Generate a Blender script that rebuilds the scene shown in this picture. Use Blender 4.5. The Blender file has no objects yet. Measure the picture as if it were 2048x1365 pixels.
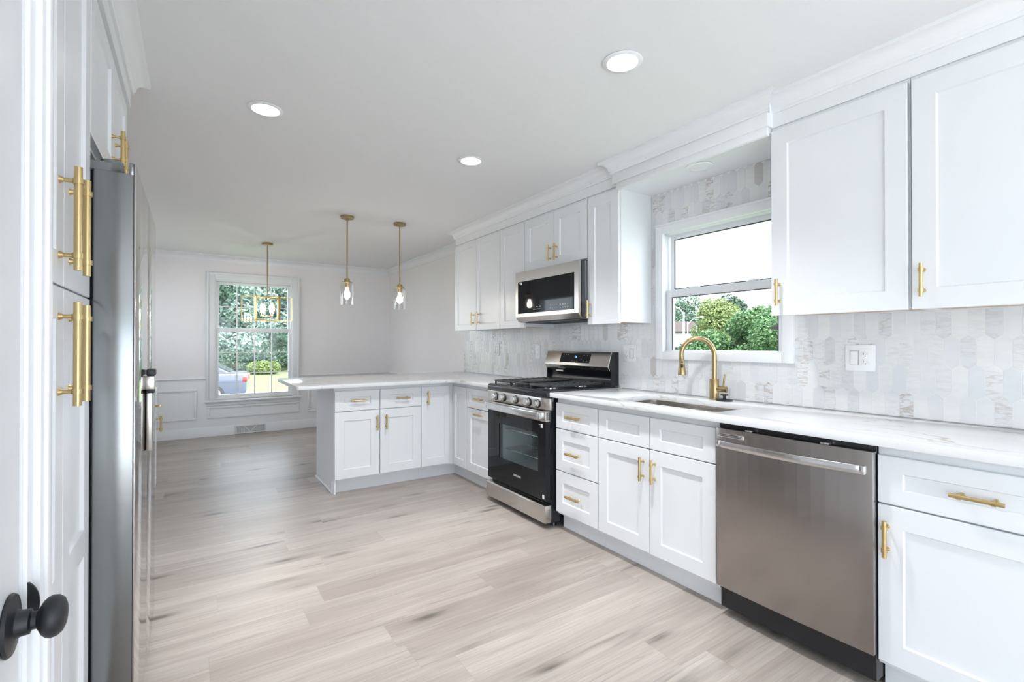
import bpy, bmesh, math, random
import numpy as np
from mathutils import Vector, Matrix

PI = math.pi
rad = math.radians
scene = bpy.context.scene
COL = scene.collection

# ------------------------------------------------------------------ camera
cam_data = bpy.data.cameras.new('camera')
cam_data.sensor_width = 36.0
cam_data.lens = 36.0 * 959.0 / 2048.0
cam_data.clip_start = 0.02
cam_data.clip_end = 400
cam = bpy.data.objects.new('camera', cam_data)
COL.objects.link(cam)
cam.location = (0, 0, 1.243)
cam.rotation_euler = (rad(90.296), 0, -rad(33.67))
scene.camera = cam

# ------------------------------------------------------------------ world, exposure
SKY = 2.85
world = bpy.data.worlds.new('world')
scene.world = world
world.use_nodes = True
bg = world.node_tree.nodes['Background']
bg.inputs['Color'].default_value = (0.81, 0.905, 1.0, 1)
bg.inputs['Strength'].default_value = SKY
scene.view_settings.view_transform = 'Standard'
scene.view_settings.look = 'None'
scene.view_settings.gamma = 1.0
scene.view_settings.use_curve_mapping = False
scene.view_settings.exposure = 0.98

sun_data = bpy.data.lights.new('sun', 'SUN')
sun_data.energy = 5.5
sun_data.angle = rad(12)
sun_data.color = (1.0, 0.99, 0.97)
sun = bpy.data.objects.new('sun', sun_data)
COL.objects.link(sun)
sun.rotation_euler = (rad(28), 0, 0)      # high, behind the viewpoint, through thin cloud
CAN_STRENGTH = 10.0
CAN_WATTS = 84.0
BULB_STRENGTH = 40.0


def portal(name, loc, rot, sx, sy):
    d = bpy.data.lights.new(name, 'AREA')
    d.shape = 'RECTANGLE'
    d.size, d.size_y = sx, sy
    d.cycles.is_portal = True
    o = bpy.data.objects.new(name, d)
    o.location = loc
    o.rotation_euler = rot
    COL.objects.link(o)


# portals mark seen and added openings for the sky light (they emit nothing)
portal('sky_portal_patio', (-0.10, -2.32, 1.10), (rad(90), 0, 0), 5.0, 2.1)
portal('sky_portal_side', (-1.02, 6.20, 1.65), (rad(90), 0, rad(-90)), 1.9, 0.9)
portal('sky_portal_nook', (-2.92, -1.2, 1.10), (rad(90), 0, rad(-90)), 1.8, 2.1)
portal('sky_portal_sink', (2.78, 1.72, 1.58), (rad(90), 0, rad(90)), 0.85, 0.9)
portal('sky_portal_dining', (0.72, 7.75, 1.32), (rad(-90), 0, 0), 1.0, 1.6)


# ------------------------------------------------------------------ materials
def nt(name):
    m = bpy.data.materials.new(name)
    m.use_nodes = True
    t = m.node_tree
    return m, t, t.nodes['Principled BSDF']


def N(t, kind, **kw):
    n = t.nodes.new(kind)
    for k, v in kw.items():
        setattr(n, k, v)
    return n


def mth(t, op, a, b=None, c=None):
    n = N(t, 'ShaderNodeMath', operation=op)
    for i, v in enumerate((a, b, c)):
        if v is None:
            continue
        if isinstance(v, (int, float)):
            n.inputs[i].default_value = v
        else:
            t.links.new(v, n.inputs[i])
    return n.outputs[0]


def mixc(t, fac, a, b, mode='MIX'):
    n = N(t, 'ShaderNodeMix', data_type='RGBA', blend_type=mode)
    for s, v in ((n.inputs[0], fac), (n.inputs[6], a), (n.inputs[7], b)):
        if isinstance(v, (int, float)):
            s.default_value = v
        elif isinstance(v, tuple):
            s.default_value = (*v, 1) if len(v) == 3 else v
        else:
            t.links.new(v, s)
    return n.outputs[2]


def ramp(t, fac, stops):
    n = N(t, 'ShaderNodeValToRGB')
    e = n.color_ramp.elements
    while len(e) < len(stops):
        e.new(0.5)
    for i, (p, c) in enumerate(stops):
        e[i].position = p
        e[i].color = (*c, 1) if isinstance(c, tuple) else (c, c, c, 1)
    t.links.new(fac, n.inputs[0])
    return n.outputs[0]


def simple(name, color, rough=0.5, metal=0.0, noise=0.03, scale=30, spec=0.5, coat=0.0, bump=0.0):
    """plain paint or plastic with a faint procedural variation"""
    m, t, b = nt(name)
    tc = N(t, 'ShaderNodeTexCoord')
    nz = N(t, 'ShaderNodeTexNoise')
    nz.inputs['Scale'].default_value = scale
    nz.inputs['Detail'].default_value = 3
    t.links.new(tc.outputs['Object'], nz.inputs['Vector'])
    lo = tuple(max(0, c * (1 - noise)) for c in color)
    hi = tuple(min(1, c * (1 + noise)) for c in color)
    t.links.new(mixc(t, nz.outputs[0], lo, hi), b.inputs['Base Color'])
    b.inputs['Roughness'].default_value = rough
    b.inputs['Metallic'].default_value = metal
    b.inputs['Specular IOR Level'].default_value = spec
    b.inputs['Coat Weight'].default_value = coat
    b.inputs['Coat Roughness'].default_value = 0.1
    if bump:
        bp = N(t, 'ShaderNodeBump')
        bp.inputs['Strength'].default_value = bump
        bp.inputs['Distance'].default_value = 0.002
        t.links.new(nz.outputs[0], bp.inputs['Height'])
        t.links.new(bp.outputs[0], b.inputs['Normal'])
    return m


def brushed(name, color, rough=0.28, axis='x', var=0.10, rvar=0.08):
    """brushed metal: noise stretched along one axis"""
    m, t, b = nt(name)
    tc = N(t, 'ShaderNodeTexCoord')
    mp = N(t, 'ShaderNodeMapping')
    mp.inputs['Scale'].default_value = {'x': (3, 500, 900), 'z': (400, 400, 4), 'y': (500, 3, 900)}[axis]
    t.links.new(tc.outputs['Object'], mp.inputs['Vector'])
    nz = N(t, 'ShaderNodeTexNoise')
    nz.inputs['Scale'].default_value = 1.0
    nz.inputs['Detail'].default_value = 2
    t.links.new(mp.outputs[0], nz.inputs['Vector'])
    lo = tuple(c * (1 - var) for c in color)
    hi = tuple(min(1, c * (1 + var)) for c in color)
    t.links.new(mixc(t, nz.outputs[0], lo, hi), b.inputs['Base Color'])
    b.inputs['Metallic'].default_value = 1
    r = mth(t, 'MULTIPLY_ADD', nz.outputs[0], rvar * 2, rough - rvar)
    t.links.new(r, b.inputs['Roughness'])
    return m


def emit(name, color, strength):
    m, t, b = nt(name)
    b.inputs['Base Color'].default_value = (*color, 1)
    b.inputs['Emission Color'].default_value = (*color, 1)
    b.inputs['Emission Strength'].default_value = strength
    return m


def pane_glass(name, tint=(1, 1, 1), refl=1.0, ior=1.45):
    """thin clear pane: see-through with Fresnel reflection"""
    m, t, b = nt(name)
    t.nodes.remove(b)
    out = [n for n in t.nodes if n.type == 'OUTPUT_MATERIAL'][0]
    tr = N(t, 'ShaderNodeBsdfTransparent')
    tr.inputs['Color'].default_value = (*tint, 1)
    gl = N(t, 'ShaderNodeBsdfGlossy')
    gl.inputs['Roughness'].default_value = 0.01
    ge = N(t, 'ShaderNodeNewGeometry')
    dp = N(t, 'ShaderNodeVectorMath', operation='DOT_PRODUCT')
    t.links.new(ge.outputs['Normal'], dp.inputs[0])
    t.links.new(ge.outputs['Incoming'], dp.inputs[1])
    f0 = ((ior - 1) / (ior + 1)) ** 2
    gr = mth(t, 'POWER', mth(t, 'SUBTRACT', 1.0, mth(t, 'ABSOLUTE', dp.outputs['Value'])), 5.0)
    fr = mth(t, 'MULTIPLY_ADD', gr, 1.0 - f0, f0)
    mx = N(t, 'ShaderNodeMixShader')
    t.links.new(mth(t, 'MULTIPLY', fr, refl), mx.inputs[0])
    t.links.new(tr.outputs[0], mx.inputs[1])
    t.links.new(gl.outputs[0], mx.inputs[2])
    t.links.new(mx.outputs[0], out.inputs['Surface'])
    return m


def floor_material():
    m, t, b = nt('oak_vinyl_planks')
    tc = N(t, 'ShaderNodeTexCoord')
    sp = N(t, 'ShaderNodeSeparateXYZ')
    t.links.new(tc.outputs['Object'], sp.inputs[0])
    x, y = sp.outputs[0], sp.outputs[1]
    Wd, Ln = 0.178, 1.22
    yr = mth(t, 'DIVIDE', mth(t, 'ADD', y, 10.03), Wd)
    row = mth(t, 'FLOOR', yr)
    wn = N(t, 'ShaderNodeTexWhiteNoise', noise_dimensions='1D')
    t.links.new(row, wn.inputs['W'])
    xo = mth(t, 'ADD', mth(t, 'DIVIDE', x, Ln), mth(t, 'MULTIPLY_ADD', wn.outputs[0], 7.0, 20.0))
    colm = mth(t, 'FLOOR', xo)
    cv = N(t, 'ShaderNodeCombineXYZ')
    t.links.new(row, cv.inputs[0])
    t.links.new(colm, cv.inputs[1])
    w2 = N(t, 'ShaderNodeTexWhiteNoise', noise_dimensions='2D')
    t.links.new(cv.outputs[0], w2.inputs['Vector'])
    pid = w2.outputs[0]
    # long soft grain
    def grain(sx, sy, off, detail, dist=0.0):
        v = N(t, 'ShaderNodeCombineXYZ')
        t.links.new(mth(t, 'MULTIPLY_ADD', pid, off, mth(t, 'MULTIPLY', x, sx)), v.inputs[0])
        t.links.new(mth(t, 'MULTIPLY', y, sy), v.inputs[1])
        t.links.new(mth(t, 'MULTIPLY', pid, 37.0), v.inputs[2])
        n = N(t, 'ShaderNodeTexNoise')
        n.inputs['Scale'].default_value = 1.0
        n.inputs['Detail'].default_value = detail
        n.inputs['Roughness'].default_value = 0.6
        n.inputs['Distortion'].default_value = dist
        t.links.new(v.outputs[0], n.inputs['Vector'])
        return n.outputs[0]
    g1 = grain(0.9, 9.0, 61.0, 4, 0.6)
    g2 = grain(2.2, 120.0, 23.0, 5, 0.5)
    g3 = grain(1.3, 26.0, 90.0, 4, 1.6)
    base = ramp(t, pid, [(0.0, (0.310, 0.265, 0.239)), (0.15, (0.379, 0.331, 0.301)), (0.6, (0.414, 0.365, 0.331)), (0.9, (0.453, 0.403, 0.366)), (1.0, (0.364, 0.313, 0.282))])
    c = mixc(t, mth(t, 'MULTIPLY', ramp(t, g1, [(0.30, 1.0), (0.62, 0.0)]), 0.36), base, (0.256, 0.212, 0.185))
    c = mixc(t, mth(t, 'MULTIPLY', ramp(t, g1, [(0.50, 0.0), (0.75, 1.0)]), 0.45), c, (0.552, 0.506, 0.463))
    c = mixc(t, mth(t, 'MULTIPLY', ramp(t, g2, [(0.38, 1.0), (0.60, 0.0)]), 0.26), c, (0.187, 0.151, 0.128))
    c = mixc(t, mth(t, 'MULTIPLY', ramp(t, g3, [(0.30, 1.0), (0.40, 0.0)]), 0.55), c, (0.177, 0.148, 0.130))
    # knots: sparse stretched cells
    kv = N(t, 'ShaderNodeCombineXYZ')
    t.links.new(mth(t, 'MULTIPLY_ADD', pid, 13.0, mth(t, 'MULTIPLY', x, 2.1)), kv.inputs[0])
    t.links.new(mth(t, 'MULTIPLY', y, 8.0), kv.inputs[1])
    t.links.new(pid, kv.inputs[2])
    vo = N(t, 'ShaderNodeTexVoronoi')
    vo.inputs['Scale'].default_value = 1.0
    t.links.new(kv.outputs[0], vo.inputs['Vector'])
    csep = N(t, 'ShaderNodeSeparateColor')
    t.links.new(vo.outputs['Color'], csep.inputs[0])
    has = mth(t, 'GREATER_THAN', csep.outputs[0], 0.52)
    wob = mth(t, 'ADD', vo.outputs['Distance'], mth(t, 'MULTIPLY_ADD', g3, 0.24, -0.12))
    knot = mth(t, 'MULTIPLY', has, ramp(t, wob, [(0.05, 1.0), (0.10, 0.7), (0.22, 0.2), (0.42, 0.0)]))
    c = mixc(t, mth(t, 'MULTIPLY', knot, 0.9), c, (0.10, 0.082, 0.07))
    # seams
    fy = mth(t, 'FRACT', yr)
    fx = mth(t, 'FRACT', xo)
    ey = mth(t, 'MINIMUM', fy, mth(t, 'SUBTRACT', 1.0, fy))
    ex = mth(t, 'MINIMUM', fx, mth(t, 'SUBTRACT', 1.0, fx))
    sm = mth(t, 'MAXIMUM', mth(t, 'LESS_THAN', ey, 0.006), mth(t, 'LESS_THAN', ex, 0.0011))
    c = mixc(t, mth(t, 'MULTIPLY', sm, 0.22), c, (0.22, 0.18, 0.16))
    t.links.new(c, b.inputs['Base Color'])
    t.links.new(mth(t, 'MULTIPLY_ADD', g2, 0.12, 0.30), b.inputs['Roughness'])
    b.inputs['Specular IOR Level'].default_value = 0.5
    bp = N(t, 'ShaderNodeBump')
    bp.inputs['Strength'].default_value = 0.12
    bp.inputs['Distance'].default_value = 0.002
    t.links.new(mth(t, 'SUBTRACT', g2, mth(t, 'MULTIPLY', sm, 0.8)), bp.inputs['Height'])
    t.links.new(bp.outputs[0], b.inputs['Normal'])
    return m


def veins(t, vec, scale, width, distort=2.0, seed=0.0):
    """thin wandering lines: where a distorted noise crosses its mid value"""
    mp = N(t, 'ShaderNodeMapping')
    mp.inputs['Location'].default_value = (seed, seed * 0.7, seed * 1.3)
    t.links.new(vec, mp.inputs['Vector'])
    n = N(t, 'ShaderNodeTexNoise')
    n.inputs['Scale'].default_value = scale
    n.inputs['Detail'].default_value = 5
    n.inputs['Roughness'].default_value = 0.55
    n.inputs['Distortion'].default_value = distort
    t.links.new(mp.outputs[0], n.inputs['Vector'])
    d = mth(t, 'ABSOLUTE', mth(t, 'SUBTRACT', n.outputs[0], 0.5))
    return ramp(t, d, [(0.0, 1.0), (width, 0.0)])


def quartz_material():
    m, t, b = nt('white_quartz')
    tc = N(t, 'ShaderNodeTexCoord')
    mp = N(t, 'ShaderNodeMapping')
    mp.inputs['Rotation'].default_value = (0, 0, 0.5)
    mp.inputs['Scale'].default_value = (1.6, 0.55, 1.0)
    t.links.new(tc.outputs['Object'], mp.inputs['Vector'])
    big = N(t, 'ShaderNodeTexNoise')
    big.inputs['Scale'].default_value = 1.1
    t.links.new(mp.outputs[0], big.inputs['Vector'])
    msk = ramp(t, big.outputs[0], [(0.45, 0.0), (0.62, 1.0)])
    v1 = veins(t, mp.outputs[0], 1.3, 0.007, 1.0, 3.1)
    v2 = veins(t, mp.outputs[0], 2.2, 0.012, 0.8, 8.7)
    c = mixc(t, mth(t, 'MULTIPLY', v2, 0.14), (0.76, 0.765, 0.775), (0.60, 0.60, 0.61))
    c = mixc(t, mth(t, 'MULTIPLY', mth(t, 'MULTIPLY', v1, msk), 0.75), c, (0.42, 0.34, 0.26))
    t.links.new(c, b.inputs['Base Color'])
    b.inputs['Roughness'].default_value = 0.12
    return m


def tile_material():
    m, t, b = nt('marble_picket_tile')
    at = N(t, 'ShaderNodeAttribute', attribute_name='tile')
    sc = N(t, 'ShaderNodeSeparateColor')
    t.links.new(at.outputs['Color'], sc.inputs[0])
    r1, r2, r3 = sc.outputs[0], sc.outputs[1], sc.outputs[2]
    tc = N(t, 'ShaderNodeTexCoord')
    off = N(t, 'ShaderNodeCombineXYZ')
    t.links.new(mth(t, 'MULTIPLY', r1, 91.0), off.inputs[0])
    t.links.new(mth(t, 'MULTIPLY', r2, 57.0), off.inputs[1])
    t.links.new(mth(t, 'MULTIPLY', r3, 33.0), off.inputs[2])
    va = N(t, 'ShaderNodeVectorMath', operation='ADD')
    t.links.new(tc.outputs['Object'], va.inputs[0])
    t.links.new(off.outputs[0], va.inputs[1])
    mp = N(t, 'ShaderNodeMapping')
    mp.inputs['Rotation'].default_value = (0.55, 0, 0)
    mp.inputs['Scale'].default_value = (1.0, 1.2, 5.0)
    t.links.new(va.outputs[0], mp.inputs['Vector'])
    base = ramp(t, r2, [(0.0, (0.80, 0.80, 0.80)), (0.5, (0.75, 0.755, 0.77)), (0.78, (0.70, 0.715, 0.74)), (0.95, (0.68, 0.69, 0.71)), (1.0, (0.55, 0.52, 0.50))])
    soft = N(t, 'ShaderNodeTexNoise')
    soft.inputs['Scale'].default_value = 9
    soft.inputs['Detail'].default_value = 4
    t.links.new(mp.outputs[0], soft.inputs['Vector'])
    c = mixc(t, mth(t, 'MULTIPLY', ramp(t, soft.outputs[0], [(0.42, 0.0), (0.7, 1.0)]), 0.28), base, (0.66, 0.67, 0.69))
    v1 = veins(t, mp.outputs[0], 6.0, 0.05, 0.12, 1.7)
    amt = ramp(t, r3, [(0.0, 0.0), (0.55, 0.03), (0.80, 0.22), (1.0, 0.85)])
    c = mixc(t, mth(t, 'MULTIPLY', v1, amt), c, (0.42, 0.34, 0.28))
    v2 = veins(t, mp.outputs[0], 4.5, 0.022, 0.2, 5.2)
    c = mixc(t, mth(t, 'MULTIPLY', v2, mth(t, 'MULTIPLY', amt, 0.7)), c, (0.30, 0.28, 0.28))
    t.links.new(c, b.inputs['Base Color'])
    b.inputs['Roughness'].default_value = 0.22
    return m


def leaf_material(name, dark, mid, light, trans=0.25):
    m, t, b = nt(name)
    g = N(t, 'ShaderNodeNewGeometry')
    c = ramp(t, g.outputs['Random Per Island'], [(0.0, dark), (0.5, mid), (1.0, light)])
    t.links.new(c, b.inputs['Base Color'])
    b.inputs['Roughness'].default_value = 0.5
    b.inputs['Specular IOR Level'].default_value = 0.3
    tl = N(t, 'ShaderNodeBsdfTranslucent')
    t.links.new(c, tl.inputs['Color'])
    mx = N(t, 'ShaderNodeMixShader')
    mx.inputs[0].default_value = trans
    out = [n for n in t.nodes if n.type == 'OUTPUT_MATERIAL'][0]
    t.links.new(b.outputs[0], mx.inputs[1])
    t.links.new(tl.outputs[0], mx.inputs[2])
    t.links.new(mx.outputs[0], out.inputs['Surface'])
    return m


M = dict(
    cab=simple('white_cabinet_lacquer', (0.78, 0.795, 0.82), 0.30, noise=0.008, scale=6),
    trim=simple('white_trim_paint', (0.83, 0.84, 0.86), 0.35, noise=0.01, scale=8),
    wall=simple('warm_grey_wall_paint', (0.85, 0.825, 0.835), 0.75, noise=0.015, scale=60, bump=0.05),
    ceil=simple('white_ceiling_paint', (0.82, 0.82, 0.83), 0.85, noise=0.015, scale=50, bump=0.05),
    floor=floor_material(),
    quartz=quartz_material(),
    tile=tile_material(),
    grout=simple('white_grout', (0.86, 0.86, 0.86), 0.8, scale=200),
    brass=brushed('brushed_brass', (0.61, 0.455, 0.22), 0.30, 'z', 0.08, 0.05),
    bronze=brushed('aged_brass', (0.42, 0.315, 0.165), 0.32, 'z', 0.10, 0.05),
    steel=brushed('stainless_steel', (0.58, 0.55, 0.52), 0.25, 'x', 0.03, 0.015),
    steel_d=brushed('brown_stainless_steel', (0.38, 0.352, 0.338), 0.25, 'x', 0.03, 0.015),
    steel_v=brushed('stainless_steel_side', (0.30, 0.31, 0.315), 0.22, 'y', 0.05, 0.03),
    steel_m=brushed('mirror_stainless', (0.60, 0.59, 0.58), 0.06, 'x', 0.01, 0.005),
    chrome=brushed('satin_chrome', (0.72, 0.72, 0.72), 0.18, 'x', 0.04, 0.03),
    black=simple('black_enamel', (0.012, 0.013, 0.016), 0.22, scale=40),
    blackm=simple('matte_black', (0.012, 0.0135, 0.017), 0.45, scale=60, bump=0.1),
    iron=simple('cast_iron', (0.025, 0.026, 0.03), 0.38, noise=0.2, scale=200, bump=0.2),
    bglass=simple('black_glass', (0.006, 0.007, 0.009), 0.04, scale=10, spec=0.3),
    dark=simple('dark_grey_case', (0.05, 0.055, 0.065), 0.4, scale=40),
    grey=simple('grey_plastic', (0.20, 0.205, 0.215), 0.4, scale=40),
    midgrey=simple('grey_register_back', (0.42, 0.42, 0.43), 0.6, scale=40),
    cavity=simple('oven_cavity_enamel', (0.42, 0.47, 0.48), 0.4, scale=40),
    plate=simple('white_plastic', (0.84, 0.85, 0.86), 0.3, scale=40),
    slot=simple('dark_slot', (0.05, 0.05, 0.055), 0.6, scale=40),
    wood=simple('raw_maple', (0.58, 0.45, 0.33), 0.6, noise=0.08, scale=12),
    mark=simple('white_print', (0.8, 0.8, 0.8), 0.5, scale=40),
    logo=simple('silver_print', (0.55, 0.55, 0.55), 0.4, scale=40),
    blue=emit('blue_display', (0.08, 0.25, 1.0), 5.0),
    can=emit('led_diffuser', (1.0, 0.98, 0.955), CAN_STRENGTH),
    bulb=emit('warm_bulb', (1.0, 0.90, 0.78), BULB_STRENGTH),
    bulb_ch=emit('warm_candle_bulb', (1.0, 0.88, 0.74), 36.0),
    lamp_off=simple('unlit_diffuser', (0.82, 0.83, 0.84), 0.5, scale=40),
    pane=pane_glass('window_glass', (0.97, 0.98, 0.98), 0.6),
    shade=pane_glass('clear_glass_shade', (0.97, 0.97, 0.97), 1.4, 1.5),
    ovenglass=pane_glass('oven_window_glass', (0.85, 0.89, 0.90), 1.0, 1.5),
    grass=simple('lawn_grass', (0.11, 0.18, 0.055), 0.9, noise=0.35, scale=6, bump=0.3),
    asphalt=simple('street_asphalt', (0.16, 0.165, 0.17), 0.9, noise=0.1, scale=8),
    bounce_cut=simple('dark_bounce_cut', (0.06, 0.06, 0.062), 0.9, noise=0.1, scale=8),  # neutral dark ground, added to cut green bounce indoors
    kerb=simple('pale_concrete', (0.72, 0.72, 0.71), 0.9, noise=0.06, scale=8),
    bark=simple('tree_bark', (0.20, 0.17, 0.13), 0.9, noise=0.3, scale=20, bump=0.5),
    carpaint=simple('blue_grey_car_paint', (0.09, 0.10, 0.14), 0.25, noise=0.02, coat=0.6),
    carglass=simple('dark_car_glass', (0.03, 0.04, 0.05), 0.06),
    tyre=simple('tyre_rubber', (0.03, 0.03, 0.03), 0.8),
    tail=simple('red_tail_light', (0.55, 0.02, 0.02), 0.2),
    roof=simple('brown_roof_shingles', (0.055, 0.038, 0.034), 0.9, noise=0.2, scale=14, bump=0.3),
    roofd=simple('dark_brown_eave', (0.018, 0.013, 0.013), 0.7, noise=0.1, scale=10),
    siding=simple('white_siding', (0.80, 0.81, 0.82), 0.7, noise=0.03, scale=10),
    pole=simple('white_lamp_pole', (0.78, 0.79, 0.80), 0.5, scale=10),
    leafA=leaf_material('broad_green_leaves', (0.03, 0.075, 0.03), (0.085, 0.18, 0.065), (0.18, 0.30, 0.12)),
    leafB=leaf_material('yellow_green_leaves', (0.11, 0.15, 0.05), (0.20, 0.26, 0.09), (0.30, 0.36, 0.14)),
    leafC=leaf_material('dark_conifer_leaves', (0.018, 0.045, 0.028), (0.04, 0.085, 0.05), (0.08, 0.14, 0.08)),
    leafE=leaf_material('haze_paled_leaves', (0.15, 0.23, 0.185), (0.24, 0.33, 0.28), (0.36, 0.45, 0.40)),  # distance haze and overexposure are mixed into this pale leaf colour
    leafD=leaf_material('hazy_green_leaves', (0.05, 0.10, 0.065), (0.10, 0.17, 0.11), (0.17, 0.25, 0.17)),  # far-off haze is put into the leaf colour
)


# ------------------------------------------------------------------ mesh builder
class MB:
    def __init__(self):
        self.bm = bmesh.new()

    def _new(self, f):
        before = set(self.bm.verts)
        f()
        return [v for v in self.bm.verts if v not in before]

    def box(self, x0, x1, y0, y1, z0, z1, bev=0.0, seg=2):
        tmp = bmesh.new()
        bmesh.ops.create_cube(tmp, size=1.0)
        for v in tmp.verts:
            v.co = Vector(((x0 + x1) / 2 + v.co.x * (x1 - x0), (y0 + y1) / 2 + v.co.y * (y1 - y0), (z0 + z1) / 2 + v.co.z * (z1 - z0)))
        if bev > 0:
            bmesh.ops.bevel(tmp, geom=tmp.edges[:], offset=bev, segments=seg, affect='EDGES', profile=0.5)
        self._merge(tmp)
        return self

    def _merge(self, tmp, mat=None):
        if mat is not None:
            bmesh.ops.transform(tmp, matrix=mat, verts=tmp.verts[:])
        me = bpy.data.meshes.new('tmp')
        tmp.to_mesh(me)
        tmp.free()
        self.bm.from_mesh(me)
        bpy.data.meshes.remove(me)

    def cyl(self, p0, p1, r0, r1=None, n=20, caps=True):
        p0, p1 = Vector(p0), Vector(p1)
        r1 = r0 if r1 is None else r1
        d = p1 - p0
        tmp = bmesh.new()
        bmesh.ops.create_cone(tmp, cap_ends=caps, segments=n, radius1=r0, radius2=r1, depth=d.length)
        q = d.to_track_quat('Z', 'Y').to_matrix().to_4x4()
        self._merge(tmp, Matrix.Translation((p0 + p1) / 2) @ q)
        return self

    def sphere(self, c, r, sx=1, sy=1, sz=1, u=20, v=12):
        tmp = bmesh.new()
        bmesh.ops.create_uvsphere(tmp, u_segments=u, v_segments=v, radius=r)
        self._merge(tmp, Matrix.Translation(c) @ Matrix.Diagonal((sx, sy, sz, 1)))
        return self

    def lathe(self, prof, origin=(0, 0, 0), axis=(0, 0, 1), n=32, close=False):
        """prof: list of (radius, height along axis)"""
        tmp = bmesh.new()
        rings = []
        for r, hgt in prof:
            if r < 1e-6:
                rings.append([tmp.verts.new((0, 0, hgt))])
            else:
                rings.append([tmp.verts.new((r * math.cos(2 * PI * i / n), r * math.sin(2 * PI * i / n), hgt)) for i in range(n)])
        for a, b in zip(rings[:-1], rings[1:]):
            for i in range(n):
                j = (i + 1) % n
                if len(a) == 1 and len(b) == 1:
                    continue
                if len(a) == 1:
                    tmp.faces.new((a[0], b[j], b[i]))
                elif len(b) == 1:
                    tmp.faces.new((a[i], a[j], b[0]))
                else:
                    tmp.faces.new((a[i], a[j], b[j], b[i]))
        bmesh.ops.recalc_face_normals(tmp, faces=tmp.faces[:])
        q = Vector(axis).to_track_quat('Z', 'Y').to_matrix().to_4x4()
        self._merge(tmp, Matrix.Translation(origin) @ q)
        return self

    def tube(self, pts, r, n=14, caps=True):
        pts = [Vector(p) for p in pts]
        rr = r if isinstance(r, (list, tuple)) else [r] * len(pts)
        tmp = bmesh.new()
        rings = []
        up = None
        for i, p in enumerate(pts):
            d = (pts[min(i + 1, len(pts) - 1)] - pts[max(i - 1, 0)]).normalized()
            if up is None:
                up = Vector((0, 0, 1)) if abs(d.z) < 0.9 else Vector((1, 0, 0))
            s = d.cross(up)
            s.normalize()
            up = s.cross(d).normalized()
            rings.append([tmp.verts.new(p + rr[i] * (math.cos(2 * PI * k / n) * s + math.sin(2 * PI * k / n) * up)) for k in range(n)])
        for a, b in zip(rings[:-1], rings[1:]):
            for k in range(n):
                tmp.faces.new((a[k], a[(k + 1) % n], b[(k + 1) % n], b[k]))
        if caps:
            tmp.faces.new(rings[0][::-1])
            tmp.faces.new(rings[-1])
        bmesh.ops.recalc_face_normals(tmp, faces=tmp.faces[:])
        self._merge(tmp)
        return self

    def prism(self, pts, lo, hi, axis='z', bev=0.0, seg=2):
        """polygon extruded along an axis. pts are (x,y) for z, (y,z) for x, (x,z) for y"""
        tmp = bmesh.new()
        def mk(p, h):
            return {'z': (p[0], p[1], h), 'x': (h, p[0], p[1]), 'y': (p[0], h, p[1])}[axis]
        a = [tmp.verts.new(mk(p, lo)) for p in pts]
        b = [tmp.verts.new(mk(p, hi)) for p in pts]
        n = len(pts)
        tmp.faces.new(a)
        tmp.faces.new(b)
        for i in range(n):
            tmp.faces.new((a[i], a[(i + 1) % n], b[(i + 1) % n], b[i]))
        bmesh.ops.recalc_face_normals(tmp, faces=tmp.faces[:])
        if bev > 0:
            bmesh.ops.bevel(tmp, geom=tmp.edges[:], offset=bev, segments=seg, affect='EDGES', profile=0.5)
        self._merge(tmp)
        return self

    def plate_hole(self, outer, inner, z0, z1, axis='z'):
        """flat slab with one hole, both given as point loops"""
        tmp = bmesh.new()
        def mk(p, h):
            return {'z': (p[0], p[1], h), 'x': (h, p[0], p[1]), 'y': (p[0], h, p[1])}[axis]
        es = []
        for loop in (outer, inner):
            vs = [tmp.verts.new(mk(p, z0)) for p in loop]
            es += [tmp.edges.new((vs[i], vs[(i + 1) % len(vs)])) for i in range(len(vs))]
        bmesh.ops.triangle_fill(tmp, use_beauty=True, edges=es)
        r = bmesh.ops.extrude_face_region(tmp, geom=tmp.faces[:])
        d = Vector(mk((0, 0), z1 - z0))
        bmesh.ops.translate(tmp, vec=d, verts=[e for e in r['geom'] if isinstance(e, bmesh.types.BMVert)])
        bmesh.ops.recalc_face_normals(tmp, faces=tmp.faces[:])
        self._merge(tmp)
        return self

    def run(self, prof, a, b, along='y', sign=1, base=0.0, ma=0.0, mb=0.0):
        """moulding: profile (out, z) swept along an axis from a to b; mitre factors ma, mb"""
        tmp = bmesh.new()
        def mk(o, z, h):
            return (base + sign * o, h, z) if along == 'y' else (h, base + sign * o, z)
        A = [tmp.verts.new(mk(o, z, a + ma * o)) for o, z in prof]
        B = [tmp.verts.new(mk(o, z, b + mb * o)) for o, z in prof]
        n = len(prof)
        tmp.faces.new(A)
        tmp.faces.new(B)
        for i in range(n):
            tmp.faces.new((A[i], A[(i + 1) % n], B[(i + 1) % n], B[i]))
        bmesh.ops.recalc_face_normals(tmp, faces=tmp.faces[:])
        self._merge(tmp)
        return self

    def shaker(self, x0, x1, z0, z1, y0, y1, stile=0.057, rail=None, rec=0.009, mids=()):
        """five-piece door: front at y0, back at y1, recessed panel(s)"""
        rail = stile if rail is None else rail
        tmp = bmesh.new()
        e = 0.0018
        zs = [z0 + rail]
        for mz in mids:
            zs += [mz - 0.035, mz + 0.035]
        zs.append(z1 - rail)
        V = lambda x, y, z: tmp.verts.new((x, y, z))
        def quad(a, b, c, d):
            tmp.faces.new((a, b, c, d))
        # outer loops
        def loop(xa, xb, za, zb, y):
            return [V(xa, y, za), V(xb, y, za), V(xb, y, zb), V(xa, y, zb)]
        back = loop(x0, x1, z0, z1, y1)
        edge = loop(x0, x1, z0, z1, y0 + e)
        front = loop(x0 + e, x1 - e, z0 + e, z1 - e, y0)
        tmp.faces.new(back)
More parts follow.
